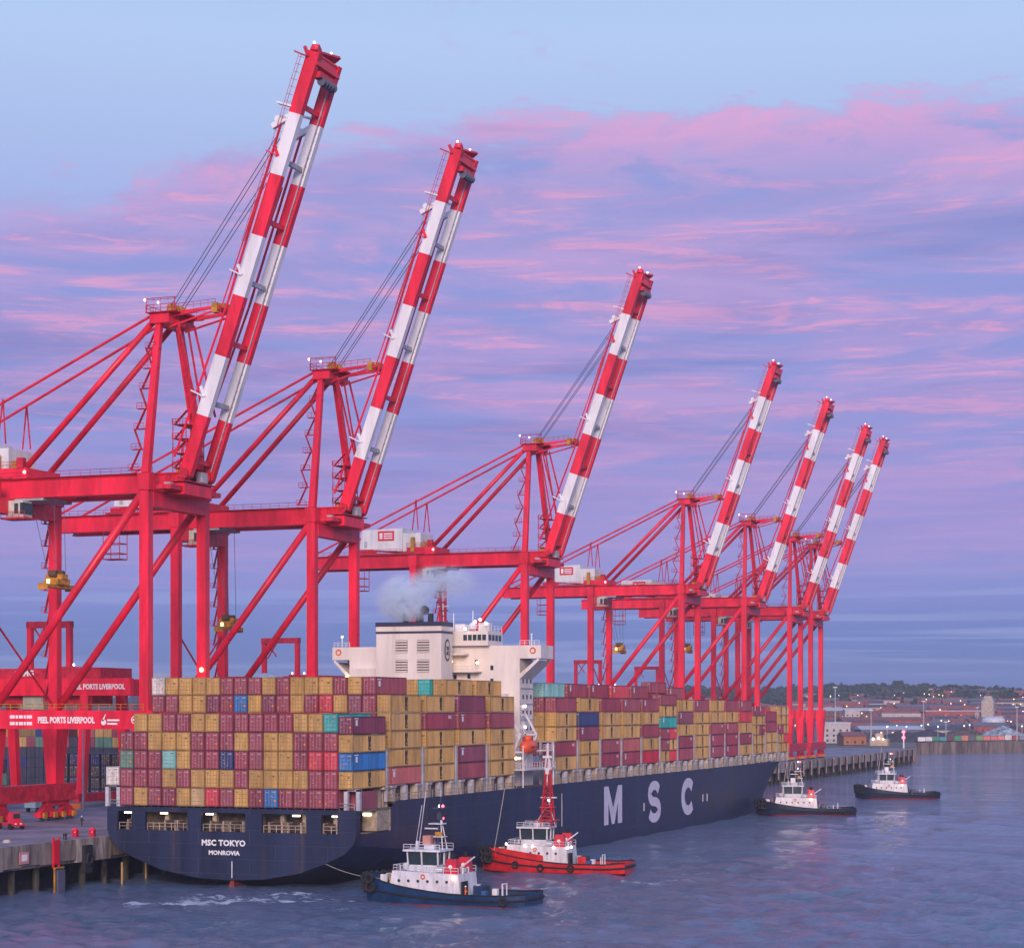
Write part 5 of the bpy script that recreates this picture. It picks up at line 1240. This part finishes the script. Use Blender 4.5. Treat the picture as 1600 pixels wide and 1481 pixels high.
for i_, (x_, y_) in enumerate(((-183.2, 268), (-182.6, 291.5), (-198, 322))):
    a = MB(); a.torus((x_, y_, 7.62), .55, .12, 'z', None, 12, 5); a.torus((x_, y_, 7.84), .45, .11, 'z', None, 12, 5)
    tag(a.obj('rope_coil', mat('rope_pale', (.55, .50, .42), .8)), ['coiled mooring rope on the quay above the pink notice board', 'coiled mooring rope on the quay close to the ship\'s transom', 'coiled rope on the quay under the first crane'][i_], 'rope')
def cabinet(x, y, label):
    t = thing('hydrant_cabinet', (x, y, 7.5), label, 'cabinet', 'red cabinets on the quay edge')
    a = MB(); a.box(-.6, .6, -.5, .5, 0, 1.5, REDD); a.hexa([(-.65, -.55, 1.5), (.65, -.55, 1.5), (.65, .55, 1.5), (-.65, .55, 1.5), (-.3, -.2, 2.0), (.3, -.2, 2.0), (.3, .2, 2.0), (-.3, .2, 2.0)], RED); a.obj('case', None, t)
    MB().ball((.2, -.55, 1.1), .13, PAINT, 6, 4).obj('lamp', None, t)
    t.scale = (.72, .72, .72)
cabinet(-181.2, 284.0, 'small red cabinet on the quay edge, the farther from the ship'); cabinet(-179.0, 285.6, 'small red cabinet on the quay edge, nearest the ship\'s transom')
t = thing('orange_barrier', (-232.7, 364.6, 7.5), 'low orange barrier block on the quay by the lamp mast', 'barrier')
MB().box(-1.6, 1.6, -.4, .4, 0, 1.1).obj('block', mat('barrier_orange', (.65, .18, .03), .6), t)
def straddle(x, y, label):
    t = thing('cargo_truck', (x, y, 7.5), label, 'truck')
    a = MB(); a.box(-1.3, 1.3, -3.2, -1.0, .9, 3.6, mat('truck_pale_blue', (.25, .40, .48), .4)); c = a.obj('cab', None, t)
    MB().box(-1.1, 1.1, -3.28, -3.2, 2.2, 3.3).obj('windscreen', GLASS, c)
    MB().box(-1.3, 1.3, -.8, 8.5, .9, 1.3).obj('trailer', STEEL, t)
    for s in (-1, 1):
        for y_ in (-2.2, 3, 6.6): MB().tube((s*1.1-.2, y_, .5), (s*1.1+.2, y_, .5), .5, 10).obj('wheel', BLK, t)
straddle(-233, 352, 'pale blue truck parked between the yard stacks and crane leg')
# dark yard stacks beyond the quay cranes
yl = 0
def yard(x0, y, cols, rows, pal, where, z0=7.5, skip=()):
    for r_ in range(rows):
        for c in range(cols):
            if (c, r_) in skip: continue
            k = random.Random(c*31+r_*17+int(y)).choice(pal)
            container(k, x0+c*2.75, y, z0+r_*2.65, 12.19, 2.6, f"{CC[k][0]} yard container {where}, column {NUM[c+1]} from inland, tier {NUM[r_+1]} up", True, 0, 'containers stacked in the yard')
yard(-257, 398, 10, 4, 'dddnd', 'behind the lamp mast')  # dark slate tone includes the shadow on these dark blue boxes
a = MB(); ry = random.Random(9)
for c in range(46):
    for r_ in range(6):
        if r_ == 5 and ry.random() < .35: continue
        k = ry.choice('oomkgnsd') if r_ > 3 else ry.choice('dddddn'); x = -372+c*2.6
        a.box(x, x+2.44, 462, 474.2, 7.52+r_*2.65, 7.5+r_*2.65+2.6, CMAT[k]); a.box(x+1.18, x+1.26, 461.96, 461.995, 7.6+r_*2.65, 10+r_*2.65, FRM[k])
tag(a.obj('container_stacks'), 'long wall of mixed stacked containers far back in the yard', 'containers', kind='stuff')
yard(-253, 336, 6, 4, 'dmndsdg', 'under the first crane')
for x, y, w_, l_, h_, lb, mt in ((-262, 480, 60, 20, 12, 'long dark blue yard shed behind the tall yard stacks', 'shed_dark_blue'),
                               (-300, 620, 60, 40, 11, 'grey yard warehouse far behind the cranes', 'shed_grey')):
    t = thing('warehouse', (x, y, 7.5), lb, 'warehouse')
    mm = mat(mt, (.05, .06, .10) if 'blue' in mt else (.22, .21, .24), .7)
    MB().box(-w_/2, w_/2, 0, l_, 0, h_).obj('wall', mm, t)
    MB().hexa([(-w_/2-.5, -.5, h_), (w_/2+.5, -.5, h_), (w_/2+.5, l_+.5, h_), (-w_/2-.5, l_+.5, h_), (-w_/2, l_*.4, h_+2.5), (w_/2, l_*.4, h_+2.5), (w_/2, l_*.6, h_+2.5), (-w_/2, l_*.6, h_+2.5)]).obj('roof', mat('roof_grey', (.14, .14, .17), .7), t)

# ================================================================ FAR SHORE
BR = [mat('brick_red', (.34, .09, .085), .8, var=.3), mat('brick_brown', (.18, .10, .085), .8, var=.3), mat('render_pale', (.45, .42, .42), .8), mat('render_cream', (.42, .34, .27), .8)]
RF = [mat('slate_roof', (.07, .07, .10), .7), mat('roof_red', (.26, .085, .075), .7), MATS['roof_grey'] if 'roof_grey' in MATS else mat('roof_grey', (.14, .14, .17), .7), mat('roof_pale', (.50, .50, .55), .6)]
def building(a_, b_, w_, d_, h_, wm, rm, label, rh=2.5, ang=0., flat=False, wins=True, group=None, name='building', cat='building', z=None):
    x, y = fr(a_, b_); z0 = GZ(a_, b_)-.5 if z is None else z
    t = thing(name, (x, y, z0), label, cat, group, HEAD+ang)
    MB().box(-w_/2, w_/2, 0, d_, 0, h_).obj('wall', wm, t)
    if flat: MB().box(-w_/2-.4, w_/2+.4, -.4, d_+.4, h_, h_+.7).obj('roof', rm, t)
    else:
        r_ = MB(); r_.hexa([(-w_/2-.5, -.6, h_), (w_/2+.5, -.6, h_), (w_/2+.5, d_+.6, h_), (-w_/2-.5, d_+.6, h_), (-w_/2-.4, d_/2-.1, h_+rh), (w_/2+.4, d_/2-.1, h_+rh), (w_/2+.4, d_/2+.1, h_+rh), (-w_/2-.4, d_/2+.1, h_+rh)])
        ro = r_.obj('roof', rm, t)
        if h_ > 4 and not flat and name == 'house': MB().box(-w_/2+.6, -w_/2+1.8, d_/2-.6, d_/2+.6, h_+rh-1, h_+rh+1.6).obj('chimney', BR[0], ro)
    if wins:
        g_ = MB(); n = max(2, int(w_/4)); fl = max(1, int(h_/3.2))
        for i in range(n):
            for j in range(fl):
                xx = -w_/2+w_*(i+.5)/n; zz_ = 1+j*3.1; g_.box(xx-.6, xx+.6, -.08, .0, zz_, zz_+1.3, GLASS if random.random() > .15 else mat('lit_window', (.6, .5, .3), .5, emit=(1, .75, .45), es=1.2))
        g_.obj('windows', None, t)['kind'] = 'stuff'
    return t
ax = lambda px, b: (px-800)/3200*b
MID = [ # px centre, distance, width, depth, height, wall, roof, label
 (1303, 1240, 20, 40, 12, BR[2], RF[3], 'pale dockside shed immediately beyond the farthest quay crane', dict(flat=True, z=7.5)),
 (1336, 1180, 13, 25, 5, mat('rust_shed', (.34, .14, .07), .8), RF[1], 'low rust-orange shed on the pier beside the pale shed', dict(z=7.5)),
 (1330, 1500, 60, 30, 10, BR[0], RF[0], 'red brick warehouse behind the rust-orange shed', {}),
 (1385, 1620, 70, 30, 11, BR[0], RF[1], 'long red brick warehouse in the middle of the far docks', {}),
 (1310, 1750, 60, 30, 16, BR[1], RF[3], 'brown warehouse with a pale roof behind the cranes', {}),
 (1332, 1660, 12, 12, 18, BR[2], RF[3], 'narrow white block standing among the red warehouses', dict(flat=True)),
 (1408, 1800, 34, 20, 12, BR[2], RF[3], 'white flat roofed block above the long brick warehouse', dict(flat=True)),
 (1500, 1900, 64, 22, 12, BR[0], RF[3], 'brick factory with a pale roof edge left of the silo tower', dict(flat=True)),
 (1470, 1560, 50, 30, 8, mat('shed_slate', (.13, .15, .20), .7), RF[2], 'slate grey transit shed above the quay wall', {}),
 (1395, 1420, 44, 30, 7, mat('shed_dusk', (.12, .11, .15), .7), RF[3], 'low grey shed with a pale roof behind the pier head', {}),
 (1575, 1650, 60, 30, 9, BR[1], RF[1], 'brown brick works to the right of the white storage tank', {}),
 (1440, 2100, 50, 24, 9, BR[1], RF[2], 'brown terrace block on the slope under the woods', {}),
 (1560, 2200, 60, 24, 10, BR[3], RF[0], 'cream block on the slope behind the silo tower', {}),
 (1375, 2350, 46, 20, 9, BR[2], RF[2], 'pale building just below the wooded ridge', dict(flat=True)),
 (1480, 2750, 60, 18, 8, BR[2], RF[3], 'white building showing among the ridge trees', dict(flat=True)),
 (1535, 2800, 50, 18, 7, BR[2], RF[3], 'long pale roof among the ridge trees above the silo', dict(flat=True)),
 (1120, 2000, 60, 30, 12, BR[2], RF[3], 'pale far building seen between the crane legs', dict(flat=True)),
 (1190, 1700, 60, 30, 10, BR[0], RF[0], 'brick far building seen between the fifth crane legs', {})]
for px, b, w_, d_, h_, wm, rm, lb, kw in MID: building(ax(px, b), b, w_, d_, h_, wm, rm, lb, **kw)
# silo tower and tank
x, y = fr(ax(1544, 1750), 1750); t = thing('silo_tower', (x, y, GZ(0, 1750)-1), 'tall buff silo tower rising above the far docks', 'silo')
a = MB(); a.box(-5, 5, -5, 5, 0, 25); a.tube((0, 0, 25), (0, 0, 28), 5, 16, None, 3.4); a.box(-3.0, 3.0, -3, 3, 27, 29); a.obj('tower', mat('silo_buff', (.44, .38, .32), .7, var=.2), t)
a = MB(); a.box(-10.5, -7, -4, 6, 0, 15); a.box(7, 13, -4, 6, 0, 12); a.obj('annexe', BR[3], t)
x, y = fr(ax(1552, 1560), 1560); t = thing('storage_tank', (x, y, GZ(0, 1560)-.5), 'white domed storage tank in front of the silo tower', 'tank')
a = MB(); a.tube((0, 0, 0), (0, 0, 12), 9, 20); a.ball((0, 0, 12), 9, None, 20, 6, (1, 1, .35)); a.obj('shell', mat('tank_white', (.56, .56, .62), .5), t)
# conveyor / masts / lamps
for i, (px, b, h_) in enumerate(((1443, 1420, 26), (1361, 1300, 20), (1589, 1350, 22), (1305, 1260, 34), (1527, 1700, 22), (1478, 1380, 12))):
    x, y = fr(ax(px, b), b); t = thing('light_mast', (x, y, 7.3), 'slim light mast standing on the far docks', 'lamp post', 'light masts on the far docks')
    MB().tube((0, 0, 0), (0, 0, h_), .45, 6, None, .25).obj('pole', GREY, t); MB().box(-1.2, 1.2, -.4, .4, h_, h_+.5).obj('lamp_head', PAINT, t)
# red beacon
x, y = fr(ax(1412, 1085), 1085); t = thing('harbour_beacon', (x, y, 7.5), 'harbour beacon showing two red lights at the pier head', 'beacon')
MB().tube((0, 0, 0), (0, 0, 9), .4, 8, None, .3).obj('mast', PAINT, t); a = MB(); a.ball((0, -.5, 8.6), .9, LAMPR, 8, 6); a.ball((0, -.5, 5.6), .9, LAMPR, 8, 6); a.obj('lamp', None, t)
x, y = fr(ax(1373, 1150), 1150); t = thing('pilot_house', (x, y, 7.5), 'small lit harbour office on the pier with bright lamps', 'building')
MB().box(-5, 5, 0, 6, 0, 4).box(-2, 2, 1, 5, 4, 7).obj('wall', BR[3], t); a = MB(); a.ball((-3, -.6, 4), .7, LAMPW, 8, 5); a.ball((0, -.6, 4.4), .7, LAMPW, 8, 5); a.ball((2.6, -.6, 3.8), .5, LAMPO, 8, 5); a.obj('lamp', None, t)
# raised pier head and far stone quay wall
STW = mat('far_stone', (.20, .155, .135), .9, var=.5, scale=.15, streak=True, bump=.4, dirt=(.04, .035, .03), dirtamt=.6)
a = MB(); x0, y0 = fr(ax(1432, 1110), 1110)
P = [fr(ax(1290, 1090), 1110), fr(ax(1434, 1095), 1095), fr(ax(1434, 1290), 1300), fr(ax(1290, 1300), 1300)]
a.hexa([(p[0], p[1], -3) for p in P]+[(p[0], p[1], 7.2) for p in P]); tag(a.obj('pier', STW), kind='structure')
w0, w1, w2 = fr(ax(1425, 1285), 1285), fr(ax(1620, 1350), 1350), fr(ax(1900, 1500), 1500)
wl = link('harbour_wall', None); tag(wl, 'long low stone harbour wall along the far shore', 'wall')
def wallseg(p, q, h, n):
    for i in range(n):
        f0, f1 = i/n, (i+.97)/n; A = (p[0]+(q[0]-p[0])*f0, p[1]+(q[1]-p[1])*f0); B = (p[0]+(q[0]-p[0])*f1, p[1]+(q[1]-p[1])*f1); hh = h+random.uniform(-.15, .2)
        nx, ny = -SA*4, CA*4
        MB().hexa([(A[0], A[1], -3), (B[0], B[1], -3), (B[0]+nx, B[1]+ny, -3), (A[0]+nx, A[1]+ny, -3), (A[0], A[1], hh), (B[0], B[1], hh), (B[0]+nx, B[1]+ny, hh), (A[0]+nx, A[1]+ny, hh)]).obj('wall_panel', STW, wl)
wallseg(w0, w1, 7.2, 30); wallseg(w1, w2, 7.2, 16)
# coloured vans and boxes on the far quay
cols = [(.70, .68, .68), (.62, .60, .62), (.02, .20, .12), (.04, .30, .36), (.10, .03, .05), (.03, .26, .12), (.5, .18, .14), (.08, .09, .12), (.16, .30, .12), (.62, .16, .13), (.60, .16, .16), (.62, .22, .18), (.6, .58, .55), (.30, .05, .05), (.20, .22, .30)]
nm = ['white', 'off-white', 'dark green', 'teal', 'dark maroon', 'green', 'salmon', 'slate', 'olive green', 'bright red', 'coral red', 'orange-red', 'ivory', 'deep red', 'blue-grey']
for i, c in enumerate(cols):
    px = 1440+i*11.3; b = 1300+(px-1425)*.42; x, y = fr(ax(px, b), b)
    t = thing('shipping_box', (x, y, 7.5), f'{nm[i]} storage container on the far harbour wall', 'container', 'storage boxes along the far harbour wall', HEAD+random.uniform(-.05, .05))
    hh = random.uniform(2.6, 3.6); MB().box(-2.2, 2.2, 0, 3, .2, hh).obj('body', mat('box_'+nm[i].replace(' ', '_').replace('-', '_'), c, .6), t); MB().box(-2.3, 2.3, -.1, 3.1, hh, hh+.2).obj('lid', MATS['roof_grey'], t)
# scrap and aggregate heaps
rs = random.Random(5)
for i, (px, b, w_, h_) in enumerate(((1567, 1420, 20, 9.5), (1450, 1400, 26, 7), (1505, 1450, 24, 8), (1408, 1360, 18, 7), (1590, 1480, 16, 7), (1350, 1340, 16, 6))):
    x, y = fr(ax(px, b), b); a = MB(); n = 18; rings = 6
    for k in range(rings+1):
        f_ = k/rings
        for j in range(n):
            an = 2*PI*j/n; r_ = w_*(1-f_)**.8*(1+rs.uniform(-.12, .12)); a.v.append((x+r_*math.cos(an), y+r_*.6*math.sin(an), 7+h_*f_**.9*(1+rs.uniform(-.05, .05))))
    for k in range(rings):
        for j in range(n): a.f.append((k*n+j, k*n+(j+1) % n, (k+1)*n+(j+1) % n, (k+1)*n+j)); a.mi.append(0)
    c_ = [('pale blue-grey aggregate heap under the storage tank', (.30, .36, .42)), ('dark scrap heap behind the white storage boxes', (.07, .06, .075)), ('brown scrap heap left of the storage tank', (.12, .08, .07)),
          ('dark mound of scrap behind the red beacon', (.06, .06, .08)), ('rust brown mound at the shore\'s far end', (.15, .07, .06)), ('dark mound near the lit harbour office', (.08, .07, .08))][i]
    tag(a.obj('scrap_heap', mat('heap_%s' % 'abcdef'[i], c_[1], .9, var=.5, scale=.4, bump=.8)), c_[0], 'heap', kind='thing')
# houses scattered up the slope
rh = random.Random(11)
KL = ['small red brick terraced house in the far town', 'small brown brick terraced house in the far town', 'small pale rendered house in the far town', 'small cream rendered house in the far town']
for i in range(290):
    b = rh.uniform(1480, 2100) if i % 2 else rh.uniform(1900, 2700); px = rh.uniform(1285, 1610) if i % 5 else rh.uniform(1080, 1290); k = rh.choice([0, 0, 0, 1, 2, 3]); w_ = rh.uniform(9, 34)
    building(ax(px, b), b, w_, rh.uniform(8, 12), rh.uniform(5, 8.5), BR[k], RF[rh.choice([0, 1, 1, 2])], KL[k], 3, rh.uniform(-.5, .5), group='houses of the far town, '+['red brick', 'brown brick', 'pale', 'cream'][k], name='house', cat='house')
# woods on the ridge and trees between the houses
def foliage(mb, x, y, z, r, rnd, n=9, leafs=26):
    for _ in range(leafs):
        u = Vector((rnd.gauss(0, 1), rnd.gauss(0, 1), rnd.gauss(0, 1))).normalized(); rr = r*rnd.uniform(.55, 1.05)
        c = Vector((x, y, z))+Vector((u.x*rr*1.15, u.y*rr, u.z*rr*.85)); s = r*rnd.uniform(.22, .42)
        p = Vector((rnd.gauss(0, 1), rnd.gauss(0, 1), rnd.gauss(0, 1))).normalized(); q = p.cross(u+Vector((.1, .2, .3))).normalized()
        i = len(mb.v); mb.v += [tuple(c+p*s), tuple(c+q*s), tuple(c-p*s*.8), tuple(c-q*s)]; mb.f.append((i, i+1, i+2, i+3)); mb.mi.append(0)
    mb.ball((x, y, z), r*.72, None, 7, 5, (1.1, 1, .9))
LF = [mat('leaf_dark', (.018, .040, .026), .9, var=.4, scale=.05), mat('leaf_mid', (.034, .060, .032), .9, var=.4, scale=.05)]
rt = random.Random(4); W1 = MB(); W1.mid(LF[0]); W1.mid(LF[1])
for i in range(1500):
    b = rt.uniform(2350, 3260) if i % 4 else rt.uniform(1750, 2400); px = rt.uniform(1050, 1640) if i % 4 else rt.uniform(1290, 1640)
    a_ = ax(px, b); x, y = fr(a_, b); n0 = len(W1.f); r_ = rt.uniform(4.0, 8.5)*(1.0 if b > 2400 else .6); foliage(W1, x, y, GZ(a_, b)+r_*.7, r_, rt, leafs=14)
    k = rt.choice([0, 0, 1]); W1.mi[n0:] = [k]*(len(W1.f)-n0)
tag(W1.obj('woods'), 'dark green woods covering the ridge above the far town', 'woods', kind='stuff')
for i, (px, b, r_) in enumerate(((1405, 3150, 9), (1440, 3200, 8), (1300, 3180, 8), (1578, 3200, 8))):
    a_ = ax(px, b); x, y = fr(a_, b); t = thing('ridge_tree', (x, y, GZ(a_, b)), ['tallest round dark tree standing up from the ridge', 'broad tree on the ridge beside the tallest one', 'dark tree on the ridge just beyond the cranes', 'rounded tree on the ridge above the silo tower'][i], 'tree')
    MB().tube((0, 0, 0), (0, 0, r_), r_*.09, 8, None, r_*.05).obj('trunk', mat('bark', (.05, .04, .03), .9), t)
    c = MB()
    for _ in range(7): foliage(c, rt.gauss(0, r_*.4), rt.gauss(0, r_*.4), r_+rt.uniform(-.3, .45)*r_, r_*.5, rt, leafs=40)
    c.obj('crown', LF[0], t)
# town street lights
a = MB()
for i in range(90):
    b = rh.uniform(1330, 2600); px = rh.uniform(1290, 1605); a_ = ax(px, b); x, y = fr(a_, b)
    o = thing('street_light', (x, y, GZ(a_, b)-.3), 'small lit street light in the far town', 'street light', 'street lights of the far town')
    MB().tube((0, 0, 0), (0, 0, 9), .15, 5).obj('pole', GREY, o); MB().ball((0, 0, 9.2), .42, rh.choice([LAMPW, LAMPO, LAMPO]), 6, 4).obj('lamp', None, o)
hz = bpy.data.materials.new('haze'); hz.use_nodes = True; hz.node_tree.nodes.clear(); q = G(hz.node_tree)
pv = q.n('ShaderNodeVolumePrincipled'); pv.inputs['Color'].default_value = (.80, .84, 1, 1); pv.inputs['Density'].default_value = .8e-4
q.put(q.n('ShaderNodeOutputMaterial').inputs['Volume'], pv.outputs[0])
tag(MB().box(-6600, 6600, -6600, 6600, -6, 160).obj('haze', hz), 'thin blue evening haze over the docks', 'haze', kind='stuff')
print('containers', NC, 'objects', len(COL.objects))
